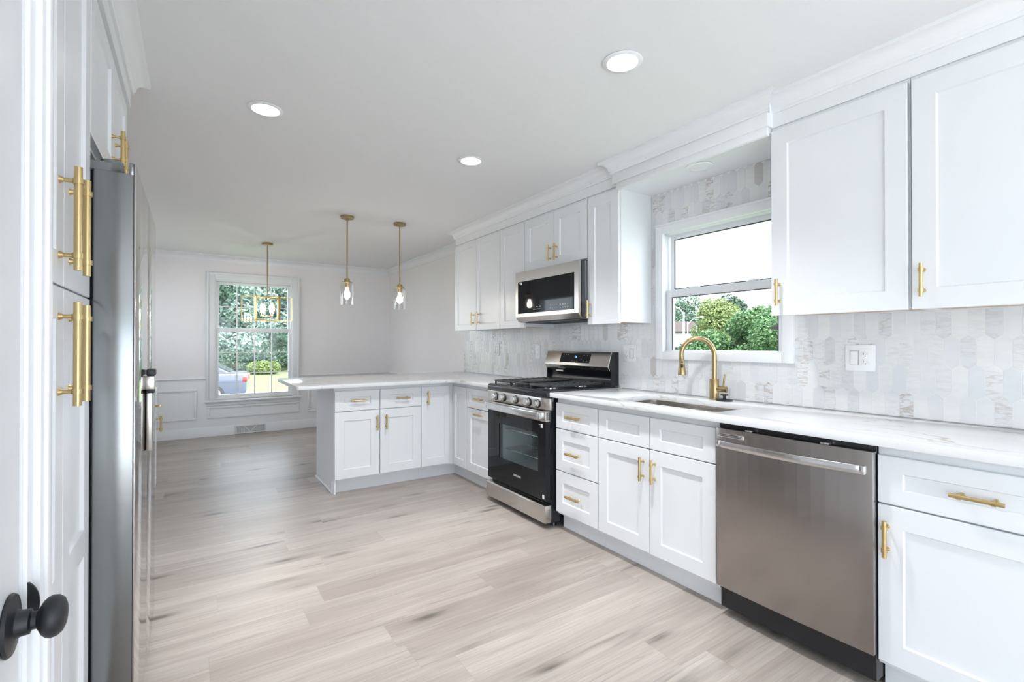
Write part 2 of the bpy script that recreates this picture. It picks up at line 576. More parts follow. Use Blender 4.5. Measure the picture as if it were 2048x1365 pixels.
        for L1, L2 in ((back, edge), (edge, front)):
            for i in range(4):
                quad(L1[i], L1[(i + 1) % 4], L2[(i + 1) % 4], L2[i])
        xa, xb = x0 + stile, x1 - stile
        # front frame faces: left, right stiles, rails
        def rect(xa_, xb_, za_, zb_, y):
            tmp.faces.new(loop(xa_, xb_, za_, zb_, y))
        rect(x0 + e, xa, z0 + e, z1 - e, y0)
        rect(xb, x1 - e, z0 + e, z1 - e, y0)
        edges = [z0 + e] + zs + [z1 - e]
        for i in range(0, len(edges), 2):
            rect(xa, xb, edges[i], edges[i + 1], y0)
        for i in range(0, len(zs), 2):
            za, zb = zs[i], zs[i + 1]
            o = loop(xa, xb, za, zb, y0)
            k = rec * 0.45
            inn = loop(xa + k, xb - k, za + k, zb - k, y0 + rec)
            for j in range(4):
                quad(o[j], o[(j + 1) % 4], inn[(j + 1) % 4], inn[j])
            tmp.faces.new(inn)
        bmesh.ops.remove_doubles(tmp, verts=tmp.verts[:], dist=1e-5)
        bmesh.ops.recalc_face_normals(tmp, faces=tmp.faces[:])
        self._merge(tmp)
        return self


def finish(bm, angle=35):
    ca = math.cos(rad(angle))
    for f in bm.faces:
        f.smooth = True
    for e in bm.edges:
        if len(e.link_faces) == 2:
            if e.link_faces[0].normal.dot(e.link_faces[1].normal) < ca:
                e.smooth = False
        else:
            e.smooth = False


def obj(name, mb, mat, parent=None, world=False, angle=35):
    """link a builder as one mesh object. world=True: coordinates were given in world space"""
    bm = mb.bm
    bm.normal_update()
    finish(bm, angle)
    me = bpy.data.meshes.new(name)
    bm.to_mesh(me)
    bm.free()
    me.materials.append(M[mat] if isinstance(mat, str) else mat)
    o = bpy.data.objects.new(name, me)
    COL.objects.link(o)
    if parent is not None:
        if world:
            root = parent
            mats = []
            while root is not None:
                mats.append(Matrix.Translation(root.location) @ root.rotation_euler.to_matrix().to_4x4())
                root = root.parent
            T = Matrix.Identity(4)
            for k in mats[::-1]:
                T = T @ k
            me.transform(T.inverted())
        o.parent = parent
    return o


def thing(name, label, cat, loc=(0, 0, 0), rotz=0.0, group=None):
    o = bpy.data.objects.new(name, None)
    COL.objects.link(o)
    o.empty_display_size = 0.1
    o.location = loc
    o.rotation_euler = (0, 0, rotz)
    return tag(o, label, cat, group)


def tag(o, label, cat, group=None):
    o['label'] = label
    o['category'] = cat
    if group:
        o['group'] = group
    return o


def struct(o, label=None):
    o['kind'] = 'structure'
    if label:
        o['label'] = label
    return o


def sroot(name, label=None, loc=(0, 0, 0)):
    o = bpy.data.objects.new(name, None)
    COL.objects.link(o)
    o.location = loc
    return struct(o, label)


def rounded(pts, radii, n=6):
    """round chosen corners of a polygon"""
    out = []
    k = len(pts)
    for i, p in enumerate(pts):
        r = radii[i]
        p = Vector(p)
        if r <= 0:
            out.append((p.x, p.y))
            continue
        a = (Vector(pts[i - 1]) - p).normalized()
        b = (Vector(pts[(i + 1) % k]) - p).normalized()
        ang = a.angle(b)
        d = r / math.tan(ang / 2)
        c = p + (a + b).normalized() * (r / math.sin(ang / 2))
        s, e = p + a * d - c, p + b * d - c
        a0 = math.atan2(s.y, s.x)
        a1 = math.atan2(e.y, e.x)
        da = (a1 - a0 + PI) % (2 * PI) - PI
        for j in range(n + 1):
            t_ = a0 + da * j / n
            out.append((c.x + r * math.cos(t_), c.y + r * math.sin(t_)))
    return out


def text(name, body, size, loc, parent, mat, rot=(PI / 2, 0, 0), depth=0.0004, align='CENTER'):
    cu = bpy.data.curves.new(name, 'FONT')
    cu.body = body
    cu.size = size
    cu.extrude = depth
    cu.align_x = align
    cu.align_y = 'CENTER'
    o = bpy.data.objects.new(name, cu)
    dg = bpy.context.evaluated_depsgraph_get()
    COL.objects.link(o)
    dg.update()
    me = bpy.data.meshes.new_from_object(o.evaluated_get(dg))
    COL.objects.unlink(o)
    bpy.data.objects.remove(o)
    me.name = name
    me.materials.clear()
    me.materials.append(M[mat])
    t_ = bpy.data.objects.new(name, me)
    COL.objects.link(t_)
    t_.parent = parent
    t_.location = loc
    t_.rotation_euler = rot
    return t_


# ------------------------------------------------------------------ room shell
CEIL = 2.43
XR, XL, YB, YF = 2.65, -0.87, 7.58, -2.30
W1 = (1.285, 2.20, 1.145, 2.03)      # opening of the sink window (y0,y1,z0,z1)
W2 = (0.235, 1.215, 0.49, 2.11)       # opening of the dining window (x0,x1,z0,z1)

struct(obj('floor', MB().box(-1.2, 2.9, -2.45, 7.8, -0.12, 0.0).box(-3.0, -1.2, -2.45, 0.1, -0.12, 0.0), 'floor'), 'wide-plank greige oak floor')
struct(obj('ceiling', MB().box(-1.2, 2.9, -2.45, 7.8, CEIL, CEIL + 0.12).box(-3.0, -1.2, -2.45, 0.1, CEIL, CEIL + 0.12), 'ceil'), 'smooth white ceiling')


def wall_holes(name, axis, t0, t1, a0, a1, holes, mat='wall'):
    """wall slab along an axis with rectangular holes (a0,a1,z0,z1)"""
    mb = MB()
    def bx(u0, u1, z0, z1):
        if u1 - u0 < 1e-4 or z1 - z0 < 1e-4:
            return
        if axis == 'y':
            mb.box(t0, t1, u0, u1, z0, z1)
        else:
            mb.box(u0, u1, t0, t1, z0, z1)
    cur = a0
    for h in sorted(holes):
        bx(cur, h[0], 0, CEIL)
        bx(h[0], h[1], 0, h[2])
        bx(h[0], h[1], h[3], CEIL)
        cur = h[1]
    bx(cur, a1, 0, CEIL)
    return struct(obj(name, mb, mat))


wall_holes('wall_right', 'y', XR, XR + 0.12, -2.44, 7.8, [W1])
wall_holes('wall_back', 'x', YB, YB + 0.16, XL, XR, [W2])
wall_holes('wall_left', 'y', XL - 0.14, XL, 0.08, 7.8, [(5.25, 7.15, 1.20, 2.1)])  # opening added to brighten the dining walls
wall_holes('wall_front', 'x', YF - 0.14, YF, -2.80, XR, [(-2.60, 2.40, 0.0, 2.14)])  # opening added and widened for fill daylight
wall_holes('wall_nook', 'y', -2.94, -2.80, YF, 0.0, [(-2.1, -0.3, 0.0, 2.14)])  # unseen nook, added and opened wide for fill daylight
# the closet block beside the camera that holds the foreground door
mb = MB()
mb.box(-2.94, -0.195, 0.0, 0.025, 0, CEIL)
mb.box(-0.33, -0.195, 0.025, 0.862, 2.06, CEIL)
mb.box(-0.87, -0.195, 0.862, 0.93, 0, CEIL)
struct(obj('wall_closet', mb, 'wall'))

# ---- crown, chair rail and base profiles
def crown_profile(o=0.085, z0=2.335, z1=CEIL):
    hgt = z1 - z0
    p = [(0, z0), (0.010, z0), (0.012, z0 + 0.012), (0.016, z0 + 0.014)]
    for i in range(9):
        a = (PI / 2) * i / 8
        p.append((o - 0.006 - (o - 0.024) * math.cos(a), z0 + 0.018 + (hgt - 0.034) * math.sin(a)))
    # make the curve concave (cove)
    q = []
    for i in range(9):
        a = (PI / 2) * i / 8
        q.append((0.018 + (o - 0.024) * (1 - math.cos(a)), z0 + 0.018 + (hgt - 0.034) * math.sin(a)))
    return p[:4] + q + [(o, z1 - 0.014), (o, z1), (0, z1)]


def base_profile(h=0.132, d=0.016):
    return [(0, 0), (d, 0), (d, h - 0.03), (d - 0.005, h - 0.018), (d - 0.007, h - 0.006), (0.004, h), (0, h)]


def rail_profile(z=0.752):
    return [(0, z - 0.006), (0.010, z - 0.006), (0.012, z + 0.006), (0.02, z + 0.012), (0.024, z + 0.024), (0.018, z + 0.032), (0, z + 0.034)]


CP = crown_profile()
struct(obj('trim_1', MB().run(CP, XL, XR, 'x', -1, YB, 0, -1), 'trim'), 'white crown moulding along the dining back wall')
struct(obj('trim_2', MB().run(CP, 4.60, YB, 'y', -1, XR, 0, -1), 'trim'), 'white crown moulding on the dining right wall')
struct(obj('baseboard_back', MB().run(base_profile(), XL, 0.476, 'x', -1, YB).run(base_profile(), 0.868, XR, 'x', -1, YB, 0, -1), 'trim'))
struct(obj('baseboard_right', MB().run(base_profile(), 4.76, YB, 'y', -1, XR, 0, -1), 'trim'))
struct(obj('trim_3', MB().run(rail_profile(), XL, 0.150, 'x', -1, YB).run(rail_profile(), 1.302, XR, 'x', -1, YB, 0, -1), 'trim'), 'chair rail on the dining back wall')
struct(obj('trim_4', MB().run(rail_profile(), 5.02, YB, 'y', -1, XR, 0, -1), 'trim'), 'chair rail on the dining right wall')
# wainscot below the rail: painted white, with picture-frame panels
struct(obj('trim_5', MB().box(XL, 0.16, YB - 0.006, YB, 0.0, 0.752).box(1.29, XR, YB - 0.006, YB, 0.0, 0.752).box(0.16, 1.29, YB - 0.006, YB, 0.0, 0.46), 'trim'), 'white wainscot below the chair rail')


def frame_mould(mb, x0, x1, z0, z1, y, w=0.028, d=0.014):
    for (a, b, c, e) in ((x0, x1, z0, z0 + w), (x0, x1, z1 - w, z1), (x0, x0 + w, z0 + w, z1 - w), (x1 - w, x1, z0 + w, z1 - w)):
        mb.box(a, b, y - d, y, c, e, 0.004, 2)
    for (a, b, c, e) in ((x0 + w, x1 - w, z0 + w, z0 + w + 0.01), (x0 + w, x1 - w, z1 - w - 0.01, z1 - w), (x0 + w, x0 + w + 0.01, z0 + w, z1 - w), (x1 - w - 0.01, x1 - w, z0 + w, z1 - w)):
        mb.box(a, b, y - d * 0.5, y, c, e, 0.002, 1)


mb = MB()
frame_mould(mb, -0.70, 0.046, 0.236, 0.64, YB - 0.006)
struct(obj('trim_6', mb, 'trim'), 'raised panel moulding left of the dining window')
mb = MB()
frame_mould(mb, 1.416, 2.52, 0.236, 0.64, YB - 0.006)
struct(obj('trim_7', mb, 'trim'), 'raised panel moulding right of the dining window')
mb = MB()
frame_mould(mb, 0.163, 1.302, 0.24, 0.40, YB - 0.006)
struct(obj('trim_8', mb, 'trim'), 'raised panel moulding under the dining window')


# ------------------------------------------------------------------ windows
def ring(mb, x0, x1, z0, z1, w, d0, d1, axis, bev=0.003, wt=None, wb=None, wr=None):
    wt = w if wt is None else wt
    wb = w if wb is None else wb
    wr = w if wr is None else wr
    for (a, b, c, e) in ((x0, x0 + w, z0, z1), (x1 - wr, x1, z0, z1), (x0 + w, x1 - wr, z0, z0 + wb), (x0 + w, x1 - wr, z1 - wt, z1)):
        if axis == 'y':
            mb.box(a, b, d0, d1, c, e, bev)
        else:
            mb.box(d0, d1, a, b, c, e, bev)


# sink window, in the right wall (y along the wall)
w1 = sroot('window_1', 'white double-hung window above the sink', (XR, 1.72, 1.137))
mb = MB()
ring(mb, 1.277, 2.175, 1.137, 2.037, 0.058, 2.622, 2.652, 'x', 0.004, wb=0.052)
mb.box(2.616, 2.655, 1.277, 2.175, 2.030, 2.042, 0.002)
obj('casing', mb, 'trim', w1, True)
mb = MB()
ring(mb, 1.290, 2.165, 1.160, 2.015, 0.040, 2.652, 2.735, 'x', 0.003)
mb.box(2.640, 2.70, 1.30, 2.15, 1.172, 1.188, 0.003)
obj('jamb', mb, 'trim', w1, True)
mb = MB()
ring(mb, 1.335, 2.115, 1.560, 1.985, 0.034, 2.705, 2.735, 'x', 0.003, wb=0.05, wt=0.045)
s_ = obj('upper_sash', mb, 'trim', w1, True)
obj('pane', MB().box(2.718, 2.722, 1.365, 2.085, 1.605, 1.945), 'pane', s_, True)
mb = MB()
ring(mb, 1.330, 2.120, 1.170, 1.600, 0.046, 2.668, 2.700, 'x', 0.003, wb=0.026, wt=0.050)
s_ = obj('lower_sash', mb, 'trim', w1, True)
obj('pane', MB().box(2.682, 2.686, 1.37, 2.08, 1.19, 1.555), 'pane', s_, True)
mb = MB()
ring(mb, 1.367, 2.083, 1.607, 1.943, 0.006, 2.7045, 2.708, 'x', 0)
obj('glazing_bead', mb, 'dark', s_.parent, True)
mb = MB()
ring(mb, 1.374, 2.076, 1.194, 1.552, 0.006, 2.6675, 2.671, 'x', 0)
obj('glazing_bead', mb, 'dark', s_.parent, True)
for yy in (1.53, 1.92):
    obj('sash_lock', MB().box(2.668, 2.700, yy - 0.028, yy + 0.028, 1.598, 1.606, 0.003).box(2.672, 2.690, yy - 0.045, yy + 0.02, 1.604, 1.612, 0.003), 'trim', s_, True)

# dining window, in the back wall
w2 = sroot('window_2', 'white double-hung grid window in the dining back wall', (0.725, YB, 0.47))
mb = MB()
ring(mb, 0.152, 1.300, 0.470, 2.200, 0.098, YB - 0.022, YB, 'y', 0.004, wb=0.01)
ring(mb, 0.152, 1.300, 0.470, 2.200, 0.028, YB - 0.034, YB - 0.002, 'y', 0.006, wb=0.01)
obj('casing', mb, 'trim', w2, True)
obj('sill', MB().box(0.125, 1.327, YB - 0.055, YB + 0.02, 0.455, 0.480, 0.006).box(0.152, 1.300, YB - 0.02, YB, 0.405, 0.455, 0.004), 'trim', w2, True)
mb = MB()
ring(mb, 0.235, 1.215, 0.48, 2.115, 0.028, YB - 0.004, YB + 0.15, 'y', 0.002)
obj('jamb', mb, 'trim', w2, True)
mb = MB()
ring(mb, 0.262, 1.188, 1.40, 2.085, 0.036, YB + 0.055, YB + 0.085, 'y', 0.003, wb=0.045)
us = obj('upper_sash', mb, 'trim', w2, True)
mb = MB()
for i in (1, 2, 3):
    mb.box(0.298 + 0.854 * i / 4 - 0.007, 0.298 + 0.854 * i / 4 + 0.007, YB + 0.060, YB + 0.074, 1.44, 2.06)
mb.box(0.29, 1.16, YB + 0.061, YB + 0.073, 1.740, 1.754)
obj('grid', mb, 'trim', us, True)
obj('pane', MB().box(0.29, 1.16, YB + 0.075, YB + 0.079, 1.43, 2.06), 'pane', us, True)
mb = MB()
ring(mb, 0.255, 1.195, 0.495, 1.455, 0.040, YB + 0.012, YB + 0.045, 'y', 0.003, wb=0.055, wt=0.050)
ls = obj('lower_sash', mb, 'trim', w2, True)
mb = MB()
for i in (1, 2, 3):
    mb.box(0.295 + 0.86 * i / 4 - 0.007, 0.295 + 0.86 * i / 4 + 0.007, YB + 0.018, YB + 0.032, 0.54, 1.42)
for i in (1, 2):
    zz = 0.55 + 0.855 * i / 3
    mb.box(0.285, 1.165, YB + 0.019, YB + 0.031, zz - 0.007, zz + 0.007)
obj('grid', mb, 'trim', ls, True)
obj('pane', MB().box(0.285, 1.165, YB + 0.033, YB + 0.037, 0.54, 1.42), 'pane', ls, True)

# unseen patio doors and side windows, added for fill daylight
d2 = sroot('added_door_2', 'unseen glazed patio doors added behind the viewpoint for fill daylight', (-0.10, YF, 0))
mb = MB()
ring(mb, -2.60, 2.40, 0.0, 2.14, 0.06, YF - 0.12, YF - 0.02, 'y', 0.003)
for xx in (-1.35, -0.10, 1.15):
    mb.box(xx - 0.03, xx + 0.03, YF - 0.11, YF - 0.03, 0.05, 2.09)
obj('frame', mb, 'trim', d2, True)
obj('pane', MB().box(-2.54, 2.34, YF - 0.075, YF - 0.070, 0.06, 2.08), 'pane', d2, True)
w4 = sroot('added_window_4', 'unseen tall nook window added behind the viewpoint for fill daylight', (-2.80, -1.2, 0))  # unseen, added to throw daylight onto the cabinet fronts
mb = MB()
ring(mb, -2.1, -0.3, 0.0, 2.14, 0.06, -2.92, -2.80, 'x', 0.003)
obj('frame', mb, 'trim', w4, True)
obj('pane', MB().box(-2.875, -2.87, -2.04, -0.36, 0.06, 2.08), 'pane', w4, True)
w3 = sroot('added_window_3', 'unseen dining side window added for fill daylight', (XL, 6.15, 1.15))  # unseen, added to brighten the dining walls
mb = MB()
ring(mb, 5.25, 7.15, 1.20, 2.1, 0.05, XL - 0.12, XL + 0.01, 'x', 0.003)
mb.box(XL - 0.10, XL - 0.04, 6.17, 6.23, 1.25, 2.05)
obj('frame', mb, 'trim', w3, True)
obj('pane', MB().box(XL - 0.075, XL - 0.07, 5.30, 7.10, 1.25, 2.05), 'pane', w3, True)

# ------------------------------------------------------------------ foreground door with black knob
d1 = sroot('door_1', 'white door with a black knob at the near left edge', (-0.183, 0.4, 0))
obj('slab', MB().box(-0.222, -0.183, 0.03, 0.857, 0.008, 2.045, 0.0015), 'trim', d1, True)
kx, ky, kz = -0.183, 0.812, 0.905
k = obj('door_knob', MB().lathe([(0.0, 0.0), (0.0345, 0.0), (0.0365, 0.002), (0.0345, 0.005), (0.024, 0.0065), (0.017, 0.0085), (0.0150, 0.012), (0.0145, 0.020), (0.0125, 0.0204), (0.0105, 0.0215), (0.0104, 0.026), (0.0135, 0.028),
        (0.0192, 0.031), (0.0232, 0.035), (0.0246, 0.0395), (0.0236, 0.045), (0.0195, 0.0497), (0.0130, 0.0523), (0.006, 0.0534), (0.0, 0.0536)], (kx, ky, kz), (1, 0, 0), 40), 'blackm', d1, True)
k['label'] = 'black egg-shaped door knob'
mb = MB()
arc = [(-0.187 + 0.022 * math.cos(a), 0.905 + 0.033 * math.sin(a)) for a in np.linspace(-PI / 2, PI / 2, 17)]
mb.prism(arc, 0.8640, 0.8675, 'y')
obj('strike_plate', mb, 'blackm', d1, True)
mb = MB()
mb.box(-0.235, -0.181, 0.8585, 0.8625, 0, 2.06)
mb.box(-0.196, -0.176, 0.863, 0.931, 0, 2.12, 0.003)
mb.box(-0.178, -0.168, 0.884, 0.929, 0, 2.12, 0.003)
mb.box(-0.170, -0.163, 0.898, 0.918, 0, 2.12, 0.003)
mb.box(-0.196, -0.170, -0.05, 0.931, 2.05, 2.12, 0.003)
struct(obj('trim_9', mb, 'trim'), 'stepped white casing of the near left door')


# ------------------------------------------------------------------ cabinet kit
def pull(parent, orient, cx, cz, y, L=0.127, r=0.0070, cc=None, label=None):
    """bar pull with two posts and ring collars; door face at y, opening towards -y"""
    cc = L * 0.62 if cc is None else cc
    so = 0.031
    mb = MB()
    def P(s, dy):
        return (cx, y + dy, cz + s) if orient == 'v' else (cx + s, y + dy, cz)
    mb.cyl(P(-L / 2, -so), P(L / 2, -so), r, n=18)
    for s in (-cc / 2, cc / 2):
        mb.cyl(P(s - 0.0055, -so), P(s + 0.0055, -so), r * 1.36, n=18)
        mb.cyl(P(s, 0.0005), P(s, -so), r * 0.62, n=14)
        mb.cyl(P(s, 0.0005), P(s, -0.007), r * 1.15, r * 0.7, n=16)
    return obj('pull', mb, 'brass', parent)


def cabinet(name, label, loc, rotz, W, z0, z1, D, fronts, toe=None, group=None, y_front=-0.02, hang=False, cat='cabinet', L=0.127, hollow=False):
    root = thing(name, label, cat, loc, rotz, group)
    mb = MB()
    e = 0.0004
    if hang:
        # open underside: sides and face frame come down past the bottom panel
        mb.box(e, W - e, 0.0, D, z0 + 0.018, z1)
        mb.box(e, W - e, 0.0, 0.018, z0, z0 + 0.019)
        mb.box(e, 0.016, 0.018, D, z0, z0 + 0.019)
        mb.box(W - 0.016, W - e, 0.018, D, z0, z0 + 0.019)
        mb.box(0.016, W - 0.016, D - 0.016, D, z0, z0 + 0.019)
    elif hollow:
        # open-topped box: the sink hangs inside
        mb.box(e, 0.018, 0.0, D, z0, z1)
        mb.box(W - 0.018, W - e, 0.0, D, z0, z1)
        mb.box(0.018, W - 0.018, 0.0, D, z0, z0 + 0.018)
        mb.box(0.018, W - 0.018, D - 0.01, D, z0 + 0.018, z1)
        mb.box(0.018, W - 0.018, 0.0, 0.018, z0 + 0.018, z1)
    else:
        mb.box(e, W - e, 0.0, D, z0, z1)
    obj('body', mb, 'cab', root)
    if hang:
        obj('bottom_panel', MB().box(0.017, W - 0.017, 0.019, D - 0.017, z0 + 0.003, z0 + 0.0178), 'wood', root)
    if toe is not None:
        obj('toe_kick', MB().box(e, W - e, toe, toe + 0.015, 0.0, z0 - 0.0005).box(e, 0.016, toe + 0.015, D, 0, z0 - 0.0005).box(W - 0.016, W - e, toe + 0.015, D, 0, z0 - 0.0005), 'cab', root)
    for f in fronts:
        kind, x0, x1, a, b_ = f[:5]
        opt = f[5] if len(f) > 5 else {}
        mb = MB().shaker(x0, x1, a, b_, y_front, -0.0006, opt.get('stile', 0.058), opt.get('rail', None), mids=opt.get('mids', ()))
        d = obj(kind, mb, 'cab', root)
        if 'pull' in opt:
            o_, cx, cz = opt['pull']
            pull(d, o_, cx, cz, y_front, opt.get('L', L), opt.get('r', 0.0070), opt.get('cc'))
    return root


RZ = -PI / 2          # fronts face -X (right wall run)
XB = 2.05             # face-frame plane of the right base run; doors at 2.03
DB = XR - XB - 0.004
ZT = 0.883            # cabinet top
dr = dict(stile=0.066, rail=0.052)

# three-drawer base right of the range
Y0 = 2.520
def L_(y):
    return Y0 - y


def at_y(y0):
    global Y0
    Y0 = y0


at_y(2.520)
cabinet('drawer_cabinet', 'narrow white base cabinet with three drawers, right of the range', (XB, Y0, 0), RZ, 0.402, 0.105, ZT, DB, [
    ('drawer', L_(2.515), L_(2.124), 0.681, 0.848, dict(pull=('h', L_(2.322), 0.766), **dr)),
    ('drawer', L_(2.515), L_(2.124), 0.402, 0.675, dict(pull=('h', L_(2.326), 0.530), stile=0.066, rail=0.072)),
    ('drawer', L_(2.515), L_(2.124), 0.122, 0.396, dict(pull=('h', L_(2.324), 0.253), stile=0.066, rail=0.072))], toe=0.05, group='white base cabinets')
at_y(2.1175)
cabinet('sink_cabinet', 'white sink base cabinet with two false fronts over two doors', (XB, Y0, 0), RZ, 0.792, 0.105, ZT, DB, [
    ('drawer_front', L_(2.112), L_(1.7285), 0.681, 0.848, dr),
    ('drawer_front', L_(1.7235), L_(1.336), 0.681, 0.848, dr),
    ('door', L_(2.112), L_(1.7285), 0.122, 0.675, dict(pull=('v', L_(1.767), 0.567), stile=0.072, rail=0.072)),
    ('door', L_(1.7235), L_(1.336), 0.122, 0.675, dict(pull=('v', L_(1.689), 0.567), stile=0.072, rail=0.072))], toe=0.05, group='white base cabinets', hollow=True)
at_y(0.7045)
cabinet('base_cabinet', 'white base cabinet with one drawer over one door, right of the dishwasher', (XB, Y0, 0), RZ, 0.536, 0.105, ZT, DB, [
    ('drawer', L_(0.701), L_(0.173), 0.681, 0.848, dict(pull=('h', L_(0.437), 0.762), stile=0.072, rail=0.055)),
    ('door', L_(0.701), L_(0.173), 0.122, 0.675, dict(pull=('v', L_(0.672), 0.562), stile=0.072, rail=0.076))], toe=0.05, group='white base cabinets')
at_y(3.787)
cabinet('pullout_cabinet', 'white base cabinet left of the range with a drawer over a pull-out door', (XB, Y0, 0), RZ, 0.484, 0.105, ZT, DB, [
    ('drawer', L_(3.773), L_(3.337), 0.681, 0.848, dict(pull=('h', L_(3.533), 0.768), **dr)),
    ('door', L_(3.773), L_(3.337), 0.122, 0.675, dict(pull=('h', L_(3.540), 0.636), stile=0.068, rail=0.075))], toe=0.05, group='white base cabinets')

# corner cabinet with a two-leaf door, one leaf on each run
cc = thing('corner_cabinet', 'white corner base cabinet with a two-leaf door where the counters meet', 'cabinet', (XB, 4.09, 0), 0, 'white base cabinets')
mb = MB()
mb.prism([(1.7285, 4.09), (2.05, 4.09), (2.05, 3.7875), (2.645, 3.7875), (2.645, 4.70), (1.7285, 4.70)], 0.105, ZT, 'z')
obj('body', mb, 'cab', cc, True)
mb = MB()
mb.prism([(1.7285, 4.145), (2.10, 4.145), (2.10, 3.7875), (2.115, 3.7875), (2.115, 4.160), (1.7285, 4.160)], 0, 0.1045, 'z')
obj('toe_kick', mb, 'cab', cc, True)
p_ = MB().shaker(1.726 - XB, 2.006 - XB, 0.122, 0.848, -0.02, -0.0006, 0.048, 0.07)
lf = obj('door', p_, 'cab', cc)
pull(lf, 'v', 1.786 - XB, 0.748, -0.02)
mb = MB().shaker(0.0, 0.25, 0.122, 0.848, -0.02, -0.0006, 0.046, 0.066)
bmesh.ops.transform(mb.bm, matrix=Matrix.Translation((XB, 4.038, 0)) @ Matrix.Rotation(RZ, 4, 'Z'), verts=mb.bm.verts[:])
obj('door', mb, 'cab', cc, True)

# peninsula cabinet (fronts face -Y)
XP = 0.985
pc = cabinet('peninsula_cabinet', 'white peninsula base cabinet with two drawers over two doors', (XP, 4.09, 0), 0, 0.743, 0.105, ZT, 0.61, [
    ('drawer', 0.970 - XP, 1.342 - XP, 0.681, 0.848, dict(pull=('h', 1.164 - XP, 0.765), stile=0.075, rail=0.052)),
    ('drawer', 1.348 - XP, 1.722 - XP, 0.681, 0.848, dict(pull=('h', 1.546 - XP, 0.765), stile=0.075, rail=0.052)),
    ('door', 0.970 - XP, 1.342 - XP, 0.122, 0.675, dict(pull=('v', 1.317 - XP, 0.567), stile=0.075, rail=0.075)),
    ('door', 1.348 - XP, 1.722 - XP, 0.122, 0.675, dict(pull=('v', 1.396 - XP, 0.567), stile=0.075, rail=0.075))], toe=0.055, group='white base cabinets')
e_ = obj('end_panel', MB().box(0.968, 0.9845, 4.092, 4.755, 0.0, ZT), 'cab', pc, True)
obj('shoe_strip', MB().box(0.958, 0.9675, 4.14, 4.765, 0.0, 0.012, 0.002), 'cab', pc, True)
obj('back_panel', MB().box(0.985, 1.7275, 4.742, 4.755, 0.0, ZT).box(0.985, 1.7275, 4.7005, 4.742, 0.05, ZT), 'cab', pc, True)
obj('kick_board', MB().box(0.960, 0.9845, 4.130, 4.1445, 0.0, 0.104), 'cab', pc, True)

# ------------------------------------------------------------------ countertops
mb = MB()
pts = [(0.665, 3.965), (1.987, 3.965), (1.987, 3.302), (2.642, 3.302), (2.642, 5.0), (0.665, 5.0)]
pts = rounded(pts, [0.02, 0.055, 0, 0, 0, 0.02])
mb.prism(pts, 0.884, 0.914, 'z', 0.002, 2)
tag(obj('countertop', mb, 'quartz'), 'white veined quartz countertop over the peninsula, left of the range', 'countertop', 'quartz countertops')
outer = [(1.987, 2.528), (2.642, 2.528), (2.642, 0.14), (1.987, 0.14)]
sink_in = rounded([(2.085, 2.058), (2.455, 2.058), (2.455, 1.365), (2.085, 1.365)], [0.05] * 4, 8)
mb = MB().plate_hole(outer, sink_in, 0.884, 0.914, 'z')
bm = mb.bm
ed = [e for e in bm.edges if len(e.link_faces) == 2 and e.link_faces[0].normal.dot(e.link_faces[1].normal) < 0.3 and abs(e.verts[0].co.z - e.verts[1].co.z) < 1e-5]
bmesh.ops.bevel(bm, geom=ed, offset=0.002, segments=2, affect='EDGES', profile=0.5)
tag(obj('countertop', mb, 'quartz'), 'long white veined quartz countertop with the sink cut-out, right of the range', 'countertop', 'quartz countertops')

# sink basin
sk = thing('kitchen_sink', 'undermount stainless steel sink below the window', 'sink', (2.27, 1.71, 0.884))
mb = MB()
levels = [(0.0, 0.8835, 0.028), (0.0, 0.8828, 0.0), (-0.004, 0.87, 0.0), (0.0, 0.73, 0.0), (0.025, 0.695, 0.0), (0.06, 0.69, 0.0)]
tmp = bmesh.new()
rings = []
for ins, z, flange in levels:
    i_ = ins - flange
    lp = rounded([(2.085 + i_, 2.058 - i_), (2.455 - i_, 2.058 - i_), (2.455 - i_, 1.365 + i_), (2.085 + i_, 1.365 + i_)], [max(0.012, 0.05 - i_ * 0.3)] * 4, 8)
    rings.append([tmp.verts.new((p[0], p[1], z)) for p in lp])
for a, b in zip(rings[:-1], rings[1:]):
    n_ = len(a)
    for i in range(n_):
        tmp.faces.new((a[i], b[i], b[(i + 1) % n_], a[(i + 1) % n_]))
tmp.faces.new(rings[-1])
bmesh.ops.recalc_face_normals(tmp, faces=tmp.faces[:])
mb._merge(tmp)
# the basin is sunk into the sink cabinet, whose box is cut by an inner shell
obj('basin', mb, 'steel', sk, True)
obj('drain', MB().lathe([(0.0, 0.003), (0.03, 0.003), (0.045, 0.001), (0.045, 0.0)], (2.27, 1.71, 0.69)), 'chrome', sk, True)

# faucet
fc = thing('faucet', 'brushed gold pull-down kitchen faucet behind the sink', 'faucet', (2.557, 1.69, 0.914))
obj('base', MB().lathe([(0.0, 0.0005), (0.029, 0.0005), (0.029, 0.006), (0.0265, 0.008), (0.0265, 0.118), (0.0255, 0.120), (0.0, 0.120)]), 'bronze', fc)
pts = [(0, 0, 0.12), (0, 0, 0.20), (0, 0, 0.262)]
dx, dy = -0.105, 0.150
cx_, cy_ = dx / 2, dy / 2
R_ = math.hypot(dx, dy) / 2
for i in range(1, 25):
    a = PI * i / 24 * 1.06
    pts.append((cx_ - cx_ * math.cos(a), cy_ - cy_ * math.cos(a), 0.262 + R_ * 1.06 * math.sin(a)))
gn = obj('gooseneck', MB().tube(pts, 0.0138, 18), 'bronze', fc)
pe = Vector(pts[-1])
dv = (Vector(pts[-1]) - Vector(pts[-2])).normalized()
dv = (dv + Vector((-0.05, 0.07, -0.2))).normalized()
sh_ = obj('spray_head', MB().lathe([(0.0, 0.0), (0.0150, 0.0), (0.0152, 0.012), (0.0142, 0.014), (0.0155, 0.018), (0.022, 0.085), (0.0245, 0.098), (0.0235, 0.104), (0.0, 0.104)], pe, dv, 28), 'bronze', fc)
